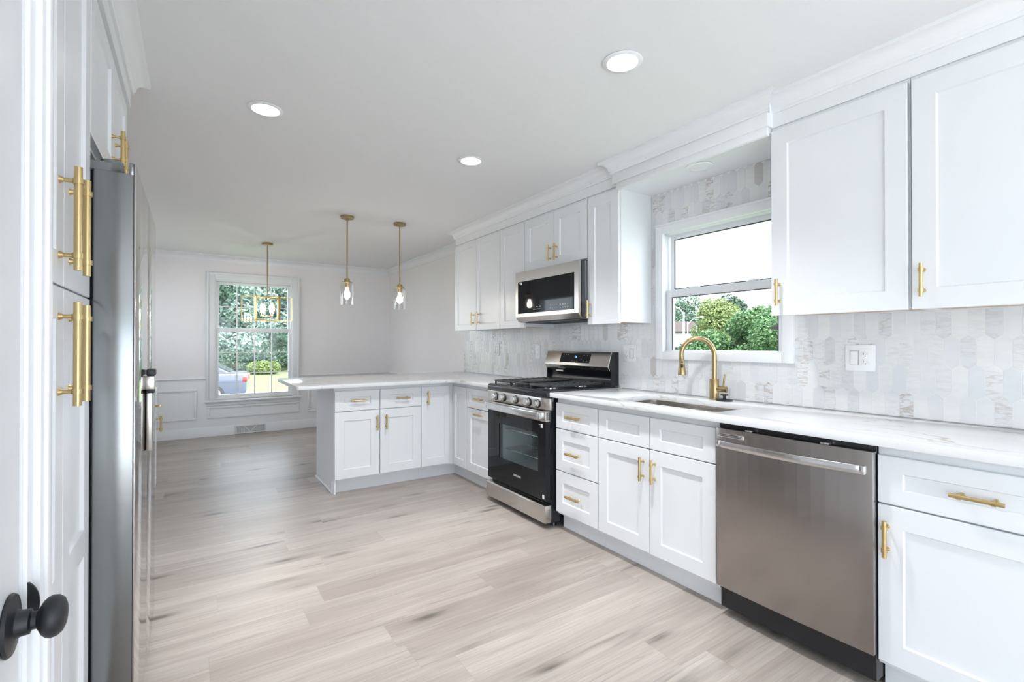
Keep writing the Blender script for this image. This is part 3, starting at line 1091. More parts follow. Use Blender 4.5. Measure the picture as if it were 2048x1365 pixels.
side = Vector((0.5, -0.1, 0)).normalized()
b1 = pe + dv * 0.055 + Vector((-0.72, -0.62, 0.3)).normalized() * 0.018
obj('spray_button', MB().sphere(b1, 0.0065, 1, 1, 2.0).sphere(b1 + Vector((0.001, 0, 0.024)), 0.005), 'blackm', sh_, False)
hd = obj('handle', MB().cyl((0, -0.012, 0.062), (0.012, -0.064, 0.062), 0.0175, n=24).cyl((0.0125, -0.066, 0.062), (0.0135, -0.071, 0.062), 0.0182, n=24).tube([(0.010, -0.052, 0.072), (0.010, -0.054, 0.105), (0.012, -0.060, 0.150)], 0.0052, 10), 'bronze', fc)
tag(obj('sink_stopper', MB().lathe([(0.0, 0.0004), (0.044, 0.0004), (0.046, 0.004), (0.040, 0.008), (0.014, 0.011), (0.008, 0.014), (0.0075, 0.028), (0.021, 0.031), (0.0215, 0.035), (0.019, 0.038), (0.0, 0.038)], (2.535, 1.612, 0.914)), 'blackm'),
    'black sink stopper lying on the counter beside the faucet', 'stopper')


# ------------------------------------------------------------------ range
rg = thing('gas_range', 'stainless steel gas range with black glass oven door', 'range', (1.965, 3.2975, 0), RZ)
obj('body', MB().box(0.004, 0.150, 0.045, 0.672, 0.035, 0.893).box(0.690, 0.758, 0.045, 0.672, 0.035, 0.893).box(0.150, 0.690, 0.045, 0.672, 0.035, 0.30).box(0.150, 0.690, 0.045, 0.672, 0.66, 0.893).box(0.150, 0.690, 0.50, 0.672, 0.30, 0.66), 'black', rg)
for fx in (0.05, 0.71):
    for fy in (0.10, 0.62):
        obj('foot', MB().cyl((fx, fy, 0.0), (fx, fy, 0.036), 0.022, 0.014), 'black', rg)
mb = MB()
mb.prism([(0.006, 0.875), (0.000, 0.884), (0.001, 0.908), (0.008, 0.920), (0.020, 0.925), (0.64, 0.925), (0.64, 0.894), (0.0445, 0.894), (0.0445, 0.875)], -0.004, 0.766, 'x', 0.003)
obj('cooktop', mb, 'black', rg)
mb = MB()
mb.prism([(-0.004, 0.006), (0.005, 0.0), (0.700, 0.0), (0.724, 0.004), (0.763, 0.030), (0.763, 0.06), (-0.004, 0.06)], 0.794, 0.8745, 'z', 0.002)
cp = obj('control_panel', mb, 'steel', rg)
for i, kxx in enumerate((0.123, 0.231, 0.393, 0.556, 0.662)):
    kb = obj('knob', MB().lathe([(0.0, 0.0), (0.026, 0.0), (0.027, 0.004), (0.027, 0.010), (0.0245, 0.012), (0.023, 0.030), (0.0215, 0.033), (0.0, 0.033)], (kxx, 0.0, 0.834), (0, -1, 0), 12), 'chrome', cp, angle=25)
    obj('knob_ring', MB().lathe([(0.0, 0.0), (0.031, 0.0), (0.031, 0.006), (0.0, 0.006)], (kxx + 0.003, 0.0005, 0.8325), (0, -1, 0), 24), 'black', cp)
# oven door
dm = MB()
dm.plate_hole([(0.006, 0.186), (0.754, 0.186), (0.754, 0.716), (0.006, 0.716)], [(0.167, 0.365), (0.668, 0.365), (0.668, 0.630), (0.167, 0.630)], 0.0, 0.012, 'y')
dm.box(0.006, 0.754, 0.0125, 0.040, 0.186, 0.30)
dm.box(0.006, 0.754, 0.0125, 0.040, 0.66, 0.716)
dm.box(0.006, 0.150, 0.0125, 0.040, 0.30, 0.66)
dm.box(0.690, 0.754, 0.0125, 0.040, 0.30, 0.66)
od = obj('oven_door', dm, 'bglass', rg)
obj('door_window', MB().box(0.1672, 0.6678, 0.003, 0.006, 0.3652, 0.6298), 'ovenglass', od)
obj('door_top', MB().prism([(0.0, 0.7165), (-0.006, 0.722), (-0.006, 0.788), (0.040, 0.788), (0.040, 0.7165)], 0.004, 0.756, 'x', 0.002), 'steel', od)
obj('logo', MB().box(0.36, 0.361, 0, 0.001, 0.2, 0.2005), 'logo', od)
logo = text('lettering', 'SAMSUNG', 0.021, (0.414, -0.0004, 0.278), od, 'logo')
hm = MB()
pts_t, n_ = [], 16
prof = []
for i in range(n_ + 1):
    u = i / n_
    prof.append((0.030 + 0.700 * u, -0.042 - 0.014 * math.sin(PI * u)))
back = [(x, y + 0.012) for x, y in prof[::-1]]
hm.prism(prof + back, 0.738, 0.782, 'z', 0.003)
hm.box(0.020, 0.046, -0.044, -0.006, 0.738, 0.782, 0.003)
hm.box(0.712, 0.738, -0.044, -0.006, 0.738, 0.782, 0.003)
hn = obj('handle', hm, 'chrome', od)
for sx in (0.748, ):
    obj('vent_slots', MB().box(0.7545, 0.7575, 0.006, 0.014, 0.728, 0.778).box(0.7545, 0.7575, 0.022, 0.030, 0.728, 0.778), 'black', od)
obj('sticker', MB().box(0.700, 0.722, -0.0006, 0.0, 0.672, 0.700), 'mark', od)
obj('sticker', MB().box(0.717, 0.738, -0.0006, 0.0, 0.198, 0.224), 'mark', od)
obj('sticker_bar', MB().box(0.676, 0.694, -0.0005, 0.0, 0.690, 0.694), 'logo', od)
# cavity seen through the window: shell, racks
cv = MB()
for q in ((0.1505, 0.156, 0.043, 0.4995, 0.3005, 0.6595), (0.684, 0.6895, 0.043, 0.4995, 0.3005, 0.6595), (0.156, 0.684, 0.043, 0.4995, 0.3005, 0.306), (0.156, 0.684, 0.043, 0.4995, 0.654, 0.6595), (0.156, 0.684, 0.494, 0.4995, 0.306, 0.654)):
    cv.box(*q)
obj('oven_cavity', cv, 'cavity', rg)
for z in (0.43, 0.585):
    rk = MB()
    for yy in (0.06, 0.27, 0.48):
        rk.cyl((0.157, yy, z), (0.683, yy, z), 0.0032, n=8)
    for j in range(16):
        xx = 0.17 + 0.5 * j / 15
        rk.cyl((xx, 0.06, z + 0.004), (xx, 0.48, z + 0.004), 0.002, n=6)
    obj('oven_rack', rk, 'chrome', rg)
# drawer
obj('warming_drawer', MB().prism([(-0.010, 0.040), (-0.012, 0.044), (-0.012, 0.146), (-0.006, 0.156), (0.043, 0.156), (0.043, 0.040)], -0.004, 0.760, 'x', 0.002), 'steel', rg)
# backguard
bgp = MB()
bgp.prism([(0.606, 1.178), (0.567, 1.068), (0.592, 1.036), (0.672, 1.036), (0.672, 1.178)], 0.002, 0.760, 'x', 0.003)
bk = obj('backguard', bgp, 'steel', rg)
s2 = MB()
s2.prism([(0.616, 1.178), (0.580, 1.068), (0.600, 1.030), (0.596, 0.926), (0.675, 0.926), (0.675, 1.178)], 0.7605, 0.768, 'x', 0.001)
s2.prism([(0.616, 1.178), (0.580, 1.068), (0.600, 1.030), (0.596, 0.926), (0.675, 0.926), (0.675, 1.178)], -0.006, 0.0015, 'x', 0.001)
lo = []
for i in range(9):
    a = i / 8
    lo.append((0.600 + 0.030 * math.sin(PI * a), 1.035 - (1.035 - 0.9255) * a))
s2.prism(lo + [(0.672, 0.9255), (0.672, 1.035)], 0.002, 0.760, 'x')
obj('rear_guard', s2, 'black', rg)
# display on the sloping face
fa = math.atan2(0.039, 0.110)
def face(x, s):  # s: distance up the slope from z=1.068
    return (x, 0.567 + s * math.sin(fa) - 0.001, 1.068 + s * math.cos(fa))
dm = MB()
A = [Vector(face(0.200, 0.024)), Vector(face(0.552, 0.024)), Vector(face(0.552, 0.102)), Vector(face(0.200, 0.102))]
nrm = Vector((0, -math.cos(fa), math.sin(fa)))
vs = [dm.bm.verts.new(p) for p in A] + [dm.bm.verts.new(p + nrm * 0.0015) for p in A]
for q in ((4, 5, 6, 7), (0, 1, 5, 4), (1, 2, 6, 5), (2, 3, 7, 6), (3, 0, 4, 7)):
    dm.bm.faces.new([vs[i] for i in q])
dsp = obj('display', dm, 'bglass', bk)
rt = (PI / 2 - fa, 0, 0)
def dtext(name, s, size, x, sl, mat):
    p = Vector(face(x, sl)) + nrm * 0.0018
    return text(name, s, size, p, dsp, mat, rt)
dtext('clock_digits', '11', 0.024, 0.385, 0.072, 'blue')
gm = MB()
for gx, gs in ((0.235, 0.088), (0.262, 0.090), (0.288, 0.088), (0.236, 0.070), (0.345, 0.036), (0.365, 0.036), (0.388, 0.036), (0.412, 0.036), (0.455, 0.052), (0.487, 0.038), (0.525, 0.038), (0.520, 0.085), (0.480, 0.085)):
    p = Vector(face(gx, gs)) + nrm * 0.0018
    gm.box(p.x - 0.004, p.x + 0.004, p.y - 0.0003, p.y + 0.0003, p.z - 0.002, p.z + 0.002)
obj('touch_marks', gm, 'logo', dsp)
obj('label_strip', MB().box(0.13, 0.215, 0.5945, 0.599, 1.012, 1.024), 'logo', rg)
# grates and burners
def grate(x0, x1, fingers):
    g = MB()
    y0, y1 = 0.045, 0.565
    zt, th = 0.957, 0.011
    for yy in (y0, y1 - 0.014):
        g.box(x0, x1, yy, yy + 0.014, zt - 0.016, zt - 0.002, 0.003)
    for xx in (x0, x1 - 0.014):
        g.box(xx, xx + 0.014, y0, y1, zt - 0.016, zt - 0.002, 0.003)
    for i in range(fingers):
        yy = y0 + (y1 - y0) * (i + 0.5) / fingers
        g.box(x0 - 0.004, x0 + (x1 - x0) * 0.40, yy - 0.0045, yy + 0.0045, zt - 0.012, zt, 0.003)
        g.box(x1 - (x1 - x0) * 0.40, x1 + 0.004, yy - 0.0045, yy + 0.0045, zt - 0.012, zt, 0.003)
    g.box((x0 + x1) / 2 - 0.006, (x0 + x1) / 2 + 0.006, y0, y1, zt - 0.012, zt, 0.003)
    for xx in (x0 + 0.005, x1 - 0.015):
        for yy in (y0 + 0.002, (y0 + y1) / 2, y1 - 0.012):
            g.box(xx, xx + 0.010, yy, yy + 0.010, 0.9255, zt - 0.012)
    return g
obj('grate', grate(0.028, 0.262, 9), 'iron', rg)
obj('grate', grate(0.500, 0.734, 9), 'iron', rg)
obj('grate', grate(0.266, 0.496, 4), 'iron', rg)
gp = MB()
gp.prism([(0.381 + 0.092 * math.cos(a) * (1 if abs(math.sin(a)) < 0.7 else 1), 0.305 + 0.235 * math.copysign(abs(math.sin(a)) ** 0.6, math.sin(a))) for a in np.linspace(0, 2 * PI, 40, endpoint=False)], 0.9575, 0.966, 'z', 0.003)
obj('griddle', gp, 'iron', rg)
for bx_, by_ in ((0.145, 0.16), (0.145, 0.44), (0.617, 0.16), (0.617, 0.44), (0.381, 0.30)):
    bn = obj('burner', MB().lathe([(0.0, 0.0), (0.055, 0.0), (0.05, 0.006), (0.04, 0.008), (0.04, 0.0125), (0.0, 0.0125)], (bx_, by_, 0.9253)), 'chrome', rg)
    obj('burner_cap', MB().lathe([(0.0, 0.0), (0.036, 0.0), (0.036, 0.005), (0.03, 0.0065), (0.0, 0.0065)], (bx_, by_, 0.938)), 'iron', bn)

# ------------------------------------------------------------------ microwave
mw = thing('microwave', 'stainless over-the-range microwave with black glass door', 'microwave', (2.24, 3.308, 0), RZ)
obj('body', MB().box(0.014, 0.768, 0.040, 0.398, 1.418, 1.8385, 0.003), 'dark', mw)
dm = MB()
dm.plate_hole([(0.0, 1.462), (0.782, 1.462), (0.782, 1.828), (0.0, 1.828)], [(0.034, 1.486), (0.738, 1.486), (0.738, 1.748), (0.034, 1.748)], 0.0, 0.022, 'y')
dm.prism([(0.0, 1.462), (0.0, 1.458), (0.030, 1.422), (0.036, 1.422), (0.022, 1.462)], 0.004, 0.778, 'x')
md = obj('door', dm, 'steel', mw)
obj('door_glass', MB().box(0.0345, 0.7375, 0.002, 0.018, 1.4865, 1.7475), 'bglass', md)
obj('sticker', MB().box(0.072, 0.088, 0.0012, 0.002, 1.722, 1.742), 'mark', md)
obj('sticker_bar', MB().box(0.046, 0.066, 0.0014, 0.002, 1.734, 1.738), 'logo', md)
gm = MB()
random.seed(5)
for gx in (0.245, 0.285, 0.325):
    gm.box(gx, gx + 0.018, 0.0012, 0.002, 1.530, 1.533)
gm.box(0.245, 0.335, 0.0012, 0.002, 1.512, 1.5145)
for gx in (0.46, 0.485, 0.51, 0.535):
    for gz in (1.530, 1.508):
        gm.box(gx, gx + 0.004, 0.0012, 0.002, gz, gz + 0.004)
for gx in (0.575, 0.605, 0.632, 0.66):
    gm.box(gx, gx + 0.010, 0.0012, 0.002, 1.528, 1.534)
    gm.box(gx, gx + 0.010, 0.0012, 0.002, 1.506, 1.511)
obj('touch_marks', gm, 'logo', md)
text('lettering', 'SAMSUNG', 0.008, (0.715, -0.0004, 1.474), md, 'slot')
obj('door_edge', MB().box(0.006, 0.776, 0.0225, 0.039, 1.43, 1.826), 'black', mw)
obj('side_vent', MB().box(0.7685, 0.7715, 0.07, 0.11, 1.43, 1.83).box(0.7685, 0.7705, 0.16, 0.20, 1.43, 1.83), 'grey', mw)
bt = MB()
for j in range(9):
    bt.box(0.06 + 0.0, 0.72, 0.06 + 0.035 * j, 0.072 + 0.035 * j, 1.410, 1.4175)
obj('bottom_grille', bt, 'dark', mw)

# ------------------------------------------------------------------ dishwasher
dw = thing('dishwasher', 'stainless steel dishwasher under the long counter', 'dishwasher', (1.995, 1.3155, 0), RZ)
obj('body', MB().box(0.004, 0.608, 0.040, 0.63, 0.035, 0.880), 'black', dw)
front = []
for i in range(13):
    u = i / 12
    front.append((0.002 + 0.610 * u, 0.006 - 0.006 * math.sin(PI * u)))
dd = obj('door', MB().prism(front + [(0.612, 0.034), (0.002, 0.034)], 0.140, 0.858, 'z', 0.002), 'steel_d', dw)
obj('door_gasket', MB().box(0.004, 0.611, 0.0345, 0.0395, 0.143, 0.876), 'black', dw)
hm = MB()
prof = []
for i in range(21):
    u = i / 20
    prof.append((0.012 + 0.576 * u, -0.006 - 0.030 * math.sin(PI * u) ** 0.7))
hm.prism(prof + [(x, y + 0.010) for x, y in prof[::-1]], 0.775, 0.806, 'z', 0.003)
hm.box(0.010, 0.026, -0.012, 0.006, 0.775, 0.806, 0.002)
hm.box(0.574, 0.590, -0.012, 0.006, 0.775, 0.806, 0.002)
obj('handle', hm, 'chrome', dd)
vb = obj('vent', MB().box(0.014, 0.136, -0.001, 0.006, 0.821, 0.838, 0.001), 'chrome', dd)
obj('vent_slots', MB().box(0.026, 0.128, -0.0016, -0.0009, 0.8245, 0.8280).box(0.026, 0.128, -0.0016, -0.0009, 0.8315, 0.8350), 'slot', vb)
obj('toe_panel', MB().box(0.004, 0.608, 0.150, 0.165, 0.004, 0.139).box(0.02, 0.05, 0.1485, 0.15, 0.09, 0.10), 'black', dw)
for lx in (0.14, 0.44):
    obj('latch', MB().box(lx, lx + 0.03, 0.0055, 0.034, 0.8585, 0.866, 0.002), 'chrome', dw)

# ------------------------------------------------------------------ wall cabinets
XU = 2.345            # frame plane of the wall cabinets; doors at 2.325
DU = 2.6425 - XU
UZ0, UZ1 = 1.384, 2.286
dz0, dz1 = 1.376, 2.268
at_y(4.590)
cabinet('upper_cabinet', 'tall white two-door wall cabinet at the far left end of the run', (XU, Y0, 0), RZ, 0.900, UZ0, UZ1, DU, [
    ('door', L_(4.583), L_(4.132), dz0, dz1, dict(pull=('v', L_(4.175), 1.487))),
    ('door', L_(4.126), L_(3.694), dz0, dz1, dict(pull=('v', L_(4.062), 1.487)))], hang=True, group='white wall cabinets')
at_y(3.6895)
cabinet('upper_cabinet', 'narrow white one-door wall cabinet just left of the microwave', (XU, Y0, 0), RZ, 0.388, UZ0, UZ1, DU, [
    ('door', L_(3.685), L_(3.306), dz0, dz1, dict(pull=('v', L_(3.335), 1.487), stile=0.066))], hang=True, group='white wall cabinets')
at_y(3.301)
cabinet('upper_cabinet', 'short white two-door wall cabinet directly above the microwave', (XU, Y0, 0), RZ, 0.770, 1.840, UZ1, DU, [
    ('door', L_(3.297), L_(2.913), 1.848, dz1, dict(pull=('v', L_(2.945), 1.947), stile=0.07, rail=0.07)),
    ('door', L_(2.908), L_(2.535), 1.848, dz1, dict(pull=('v', L_(2.866), 1.947), stile=0.07, rail=0.07))], hang=True, group='white wall cabinets')
at_y(2.530)
cabinet('upper_cabinet', 'narrow white one-door wall cabinet between the microwave and the sink window', (XU, Y0, 0), RZ, 0.306, UZ0, UZ1, DU, [
    ('door', L_(2.526), L_(2.228), dz0, dz1, dict(pull=('v', L_(2.497), 1.482), stile=0.068, rail=0.072))], hang=True, group='white wall cabinets')
at_y(1.236)
cabinet('upper_cabinet', 'wide white wall cabinet just right of the sink window', (XU, Y0, 0), RZ, 0.541, UZ0, UZ1, DU, [
    ('door', L_(1.232), L_(0.701), dz0, dz1, dict(pull=('v', L_(1.194), 1.485), stile=0.074, rail=0.078))], hang=True, group='white wall cabinets')
at_y(0.6945)
cabinet('upper_cabinet', 'wide white wall cabinet at the right edge, cut off by the picture edge', (XU, Y0, 0), RZ, 0.541, UZ0, UZ1, DU, [
    ('door', L_(0.688), L_(0.157), dz0, dz1, dict(pull=('v', L_(0.652), 1.485), stile=0.074, rail=0.078))], hang=True, group='white wall cabinets')

# crown over the wall cabinets and the valance above the sink window
def cab_crown(x_face, o, z0=2.352):
    return crown_profile(o, z0, CEIL)
XF = 2.338
mb = MB()
mb.box(XF, XU + 0.02, 2.225, 4.595, 2.2865, 2.352)
mb.box(XU + 0.02, XR - 0.003, 4.575, 4.595, 2.2865, CEIL)
mb.run(cab_crown(XF, 0.068), 2.225, 4.595, 'y', -1, XF, 0, 1)
mb.box(XF, XF + 0.03, 2.225, 4.595, 2.352, CEIL)
struct(obj('trim_10', mb, 'trim'), 'cove crown moulding above the left wall cabinets')
mb = MB()
mb.box(XF, XU + 0.02, 0.150, 1.240, 2.2865, 2.352)
mb.run(cab_crown(XF, 0.068), 0.150, 1.240, 'y', -1, XF, 0, 0)
mb.box(XF, XF + 0.03, 0.150, 1.240, 2.352, CEIL)
struct(obj('trim_11', mb, 'trim'), 'cove crown moulding above the right wall cabinets')
XV = 2.286
mb = MB()
mb.box(XV, XV + 0.02, 1.228, 2.248, 2.288, 2.352, 0.001)
mb.box(XV + 0.012, XV + 0.035, 1.2375, 2.2235, 2.248, 2.288, 0.001)
mb.box(XV + 0.035, XR - 0.003, 1.2375, 2.2235, 2.262, 2.2865)
mb.box(XV + 0.02, XF - 0.0005, 1.228, 2.248, 2.288, CEIL)
mb.run(cab_crown(XV, 0.068), 1.228, 2.248, 'y', -1, XV, -1, 1)
struct(obj('trim_12', mb, 'trim'), 'projecting valance with cove crown above the sink window')
rl = thing('recessed_light', 'unlit white recessed light in the soffit above the sink window', 'ceiling light', (2.42, 1.69, 2.262), 0, 'recessed lights')
obj('trim_ring', MB().lathe([(0.052, 0.0), (0.075, -0.001), (0.078, -0.004), (0.074, -0.007), (0.054, -0.008), (0.052, -0.002)], n=40), 'trim', rl)
obj('diffuser', MB().lathe([(0.0, -0.004), (0.052, -0.004), (0.052, -0.001), (0.0, -0.001)], n=40), 'lamp_off', rl)

# ------------------------------------------------------------------ backsplash
def clip(poly, y0, y1, z0, z1):
    def cut(p, f):
        out = []
        for i in range(len(p)):
            a, b = p[i - 1], p[i]
            fa_, fb = f(a), f(b)
            if fa_ >= 0:
                if fb < 0:
                    t_ = fa_ / (fa_ - fb)
                    out.append((a[0] + (b[0] - a[0]) * t_, a[1] + (b[1] - a[1]) * t_))
                else:
                    out.append(b)
            elif fb >= 0:
                t_ = fa_ / (fa_ - fb)
                out.append((a[0] + (b[0] - a[0]) * t_, a[1] + (b[1] - a[1]) * t_))
                out.append(b)
        return out
    for f in (lambda p: p[0] - y0, lambda p: y1 - p[0], lambda p: p[1] - z0, lambda p: z1 - p[1]):
        poly = cut(poly, f)
        if len(poly) < 3:
            return []
    return poly


def backsplash():
    rng = np.random.default_rng(11)
    regs = [(0.14, 1.237, 0.915, 1.40), (1.237, 1.279, 0.915, 2.2615), (1.279, 2.173, 0.915, 1.137), (1.279, 2.173, 2.040, 2.2615), (2.173, 2.2235, 0.915, 2.2615), (2.2235, 4.98, 0.915, 1.40)]
    Wt, Pz, tip, gap = 0.0512, 0.124, 0.0205, 0.0012
    verts, faces, cols = [], [], []
    Xf = 2.6435
    for n in range(-4, 9):
        ztop = 1.279 + n * Pz
        shift = 0.753 if n % 2 == 0 else 0.753 + Wt / 2
        k0 = int((0.1 - shift) / Wt) - 1
        k1 = int((5.05 - shift) / Wt) + 1
        for k_ in range(k0, k1 + 1):
            c = shift + k_ * Wt
            w = Wt / 2 - gap
            zb = ztop - Pz - tip
            hexa = [(c, ztop - gap), (c - w, ztop - tip - gap * 0.3), (c - w, zb + tip + gap * 0.3), (c, zb + gap), (c + w, zb + tip + gap * 0.3), (c + w, ztop - tip - gap * 0.3)]
            col = (rng.random(), rng.random(), rng.random(), 1.0)
            for rgn in regs:
                p = clip(hexa, *rgn)
                if len(p) < 3:
                    continue
                ar = abs(sum(p[i - 1][0] * p[i][1] - p[i][0] * p[i - 1][1] for i in range(len(p)))) / 2
                if ar < 2e-6:
                    continue
                b0 = len(verts)
                m_ = len(p)
                verts += [(Xf, q[0], q[1]) for q in p] + [(Xf + 0.0025, q[0], q[1]) for q in p]
                faces.append(list(range(b0, b0 + m_)))
                cols.append(col)
                for i in range(m_):
                    j = (i + 1) % m_
                    faces.append([b0 + i, b0 + m_ + i, b0 + m_ + j, b0 + j])
                    cols.append(col)
    me = bpy.data.meshes.new('tile_backsplash')
    me.from_pydata(verts, [], faces)
    a = me.attributes.new('tile', 'FLOAT_COLOR', 'FACE')
    a.data.foreach_set('color', np.array(cols, dtype=np.float32).ravel())
    me.materials.append(M['tile'])
    bm = bmesh.new()
    bm.from_mesh(me)
    bmesh.ops.recalc_face_normals(bm, faces=bm.faces[:])
    bm.to_mesh(me)
    bm.free()
    return me


bs = thing('tile_backsplash', 'white marble picket-tile backsplash on the right wall', 'backsplash', (2.6435, 2.5, 0.915))
to = bpy.data.objects.new('tiles', backsplash())
to.data.transform(Matrix.Translation((-2.6435, -2.5, -0.915)))
COL.objects.link(to)
to.parent = bs
mb = MB()
for y0, y1, z0, z1 in [(0.14, 1.237, 0.915, 1.40), (1.237, 1.279, 0.915, 2.2615), (1.279, 2.173, 0.915, 1.137), (1.279, 2.173, 2.040, 2.2615), (2.173, 2.2235, 0.915, 2.2615), (2.2235, 4.98, 0.915, 1.40)]:
    mb.box(2.6445, 2.6498, y0, y1, z0, z1)
obj('grout', mb, 'grout', bs, True)


# ------------------------------------------------------------------ outlets
def wall_plate(label, yc, zc, gangs, group='white wall plates'):
    W = {1: 0.075, 2: 0.124}[len(gangs)]
    root = thing('outlet_plate', label, 'wall outlet', (2.6432, yc, zc), RZ, group)
    obj('plate', MB().box(-W / 2, W / 2, -0.0055, 0.0, -0.062, 0.062, 0.002), 'plate', root)
    for i, g in enumerate(gangs):
        x = (i - (len(gangs) - 1) / 2) * 0.046
        if g == 'switch':
            obj('rocker_frame', MB().box(x - 0.0178, x + 0.0178, -0.0062, -0.0050, -0.0345, 0.0345), 'slot', root)
            mb = MB()
            mb.prism([(-0.0062, -0.033), (-0.0105, -0.033), (-0.0072, 0.0), (-0.0082, 0.033), (-0.0062, 0.033)], x - 0.0166, x + 0.0166, 'x', 0.0006)
            obj('rocker', mb, 'plate', root)
        else:
            f = obj('socket', MB().box(x - 0.0166, x + 0.0166, -0.0075, -0.0050, -0.033, 0.033, 0.0008), 'plate', root)
            for s in (-0.0195, 0.0175):
                mb = MB()
                mb.box(x - 0.0076, x - 0.0058, -0.0079, -0.0074, s - 0.001, s + 0.007)
                mb.box(x + 0.0058, x + 0.0076, -0.0079, -0.0074, s - 0.001, s + 0.006)
                mb.cyl((x, -0.0079, s - 0.0075), (x, -0.0074, s - 0.0075), 0.0024, n=12)
                obj('slots', mb, 'slot', f)
    return root


wall_plate('white double plate with rocker switch and socket, under the right wall cabinet', 0.980, 1.174, ['switch', 'socket'])
wall_plate('white double plate with socket and switch, between range and sink window', 2.425, 1.170, ['socket', 'switch'])
wall_plate('white single socket plate partly behind the range backguard', 3.535, 1.165, ['socket'])
wall_plate('white double plate farthest left on the tiles, above the corner counter', 4.262, 1.178, ['switch', 'switch'])

# ------------------------------------------------------------------ left side: pantry, refrigerator, cabinets
LZ = PI / 2           # fronts face +X
XC = -0.26            # frame plane; door faces at -0.24
pn = cabinet('pantry_cabinet', 'tall white pantry cabinet with four doors left of the refrigerator', (XC, 1.126, 0), LZ, 0.650, 0.105, UZ1, 0.60, [
    ('door', 0.003, 0.318, 1.371, 2.268, dict(pull=('v', 0.272, 1.516), L=0.226, r=0.0076, cc=0.163, stile=0.07)),
    ('door', 0.322, 0.647, 1.371, 2.268, dict(pull=('v', 0.378, 1.516), L=0.226, r=0.0076, cc=0.163, stile=0.07)),
    ('door', 0.003, 0.318, 0.122, 1.366, dict(pull=('v', 0.272, 1.220), L=0.226, r=0.0076, cc=0.163, stile=0.07, mids=(0.710,))),
    ('door', 0.322, 0.647, 0.122, 1.366, dict(pull=('v', 0.378, 1.220), L=0.226, r=0.0076, cc=0.163, stile=0.07, mids=(0.710,)))], toe=0.05)
struct(obj('trim_13', MB().box(-0.30, -0.262, 0.931, 1.1255, 0, CEIL), 'trim'), 'filler strip between door casing and pantry')
of = cabinet('fridge_top_cabinet', 'white two-door wall cabinet above the refrigerator', (XC, 1.7765, 0), LZ, 0.93, 1.830, UZ1, 0.60, [
    ('door', 0.004, 0.463, 1.838, 2.268, dict(pull=('v', 0.418, 1.938))),
    ('door', 0.467, 0.880, 1.838, 2.268, dict(pull=('v', 0.512, 1.938)))])
XG = -0.232
mb = MB()
mb.box(XC - 0.02, XG, 1.126, 2.700, 2.2865, 2.352)
mb.run(crown_profile(0.068, 2.352, CEIL), 1.126, 2.700, 'y', 1, XG, 0, 1)
mb.box(XC - 0.02, XG, 1.126, 2.700, 2.352, CEIL)
mb.run(crown_profile(0.068, 2.352, CEIL), -0.86, XG, 'x', 1, 2.700, 0, 1)
struct(obj('trim_14', mb, 'trim'), 'cove crown moulding above the pantry and refrigerator cabinets')

fr = thing('refrigerator', 'stainless steel side-by-side refrigerator beside the pantry', 'refrigerator', (-0.14, 1.784, 0), LZ)
obj('body', MB().box(0.004, 0.910, 0.118, 0.70, 0.03, 1.745, 0.003), 'grey', fr)
for nm, x0, x1 in (('near', 0.0, 0.4545), ('far', 0.4585, 0.914)):
    d_ = obj('door', MB().box(x0, x1, 0.0045, 0.098, 0.045, 1.740, 0.003).box(x0, x1, 0.0045, 0.016, 1.735, 1.773, 0.003), 'steel_v', fr)
    obj('front_panel', MB().box(x0 + 0.001, x1 - 0.001, 0.0, 0.0042, 0.046, 1.772, 0.001, 2), 'steel_m', d_)
    if nm == 'near':
        hb = obj('handle', MB().box(0.405, 0.440, -0.018, 0.0, 0.85, 1.125, 0.004), 'steel', d_)
        obj('handle_collar', MB().box(0.392, 0.450, -0.028, -0.0005, 1.125, 1.150, 0.005), 'blackm', hb)
        obj('handle_collar', MB().box(0.392, 0.450, -0.026, -0.0005, 1.062, 1.074, 0.004), 'blackm', hb)
        obj('handle_block', MB().box(0.396, 0.446, -0.025, 0.001, 1.0745, 1.1245, 0.003), 'steel', hb)
obj('door_gasket', MB().box(0.006, 0.908, 0.0985, 0.1175, 0.05, 1.735), 'black', fr)
hg = MB()
hg.prism([(0.02, 0.060), (0.05, 0.036), (0.10, 0.036), (0.125, 0.062), (0.125, 0.20), (0.02, 0.20)], 1.7405, 1.772, 'z', 0.006)
hg.cyl((0.075, 0.062, 1.7405), (0.075, 0.062, 1.788), 0.030, 0.027)
obj('hinge_cover', hg, 'grey', fr)
hg = MB()
hg.prism([(0.80, 0.060), (0.83, 0.036), (0.88, 0.036), (0.89, 0.062), (0.89, 0.20), (0.80, 0.20)], 1.7405, 1.772, 'z', 0.006)
hg.cyl((0.85, 0.062, 1.7405), (0.85, 0.062, 1.788), 0.028, 0.025)
obj('hinge_cover', hg, 'grey', fr)
obj('kick_grille', MB().box(0.01, 0.904, 0.06, 0.117, 0.002, 0.043), 'dark', fr)

lb = cabinet('base_cabinet', 'white base cabinet beyond the refrigerator, seen edge-on with brass pulls', (XC, 4.28, 0), LZ, 0.53, 0.105, ZT, 0.60, [
    ('drawer', 0.004, 0.526, 0.681, 0.848, dict(pull=('h', 0.265, 0.765), **dr)),
    ('door', 0.004, 0.526, 0.122, 0.675, dict(pull=('v', 0.475, 0.600)))], toe=0.05, group='white base cabinets')
tag(obj('countertop', MB().box(-0.865, -0.222, 4.26, 4.83, 0.884, 0.914, 0.002), 'quartz'), 'short white quartz top on the far left cabinet beyond the refrigerator', 'countertop', 'quartz countertops')

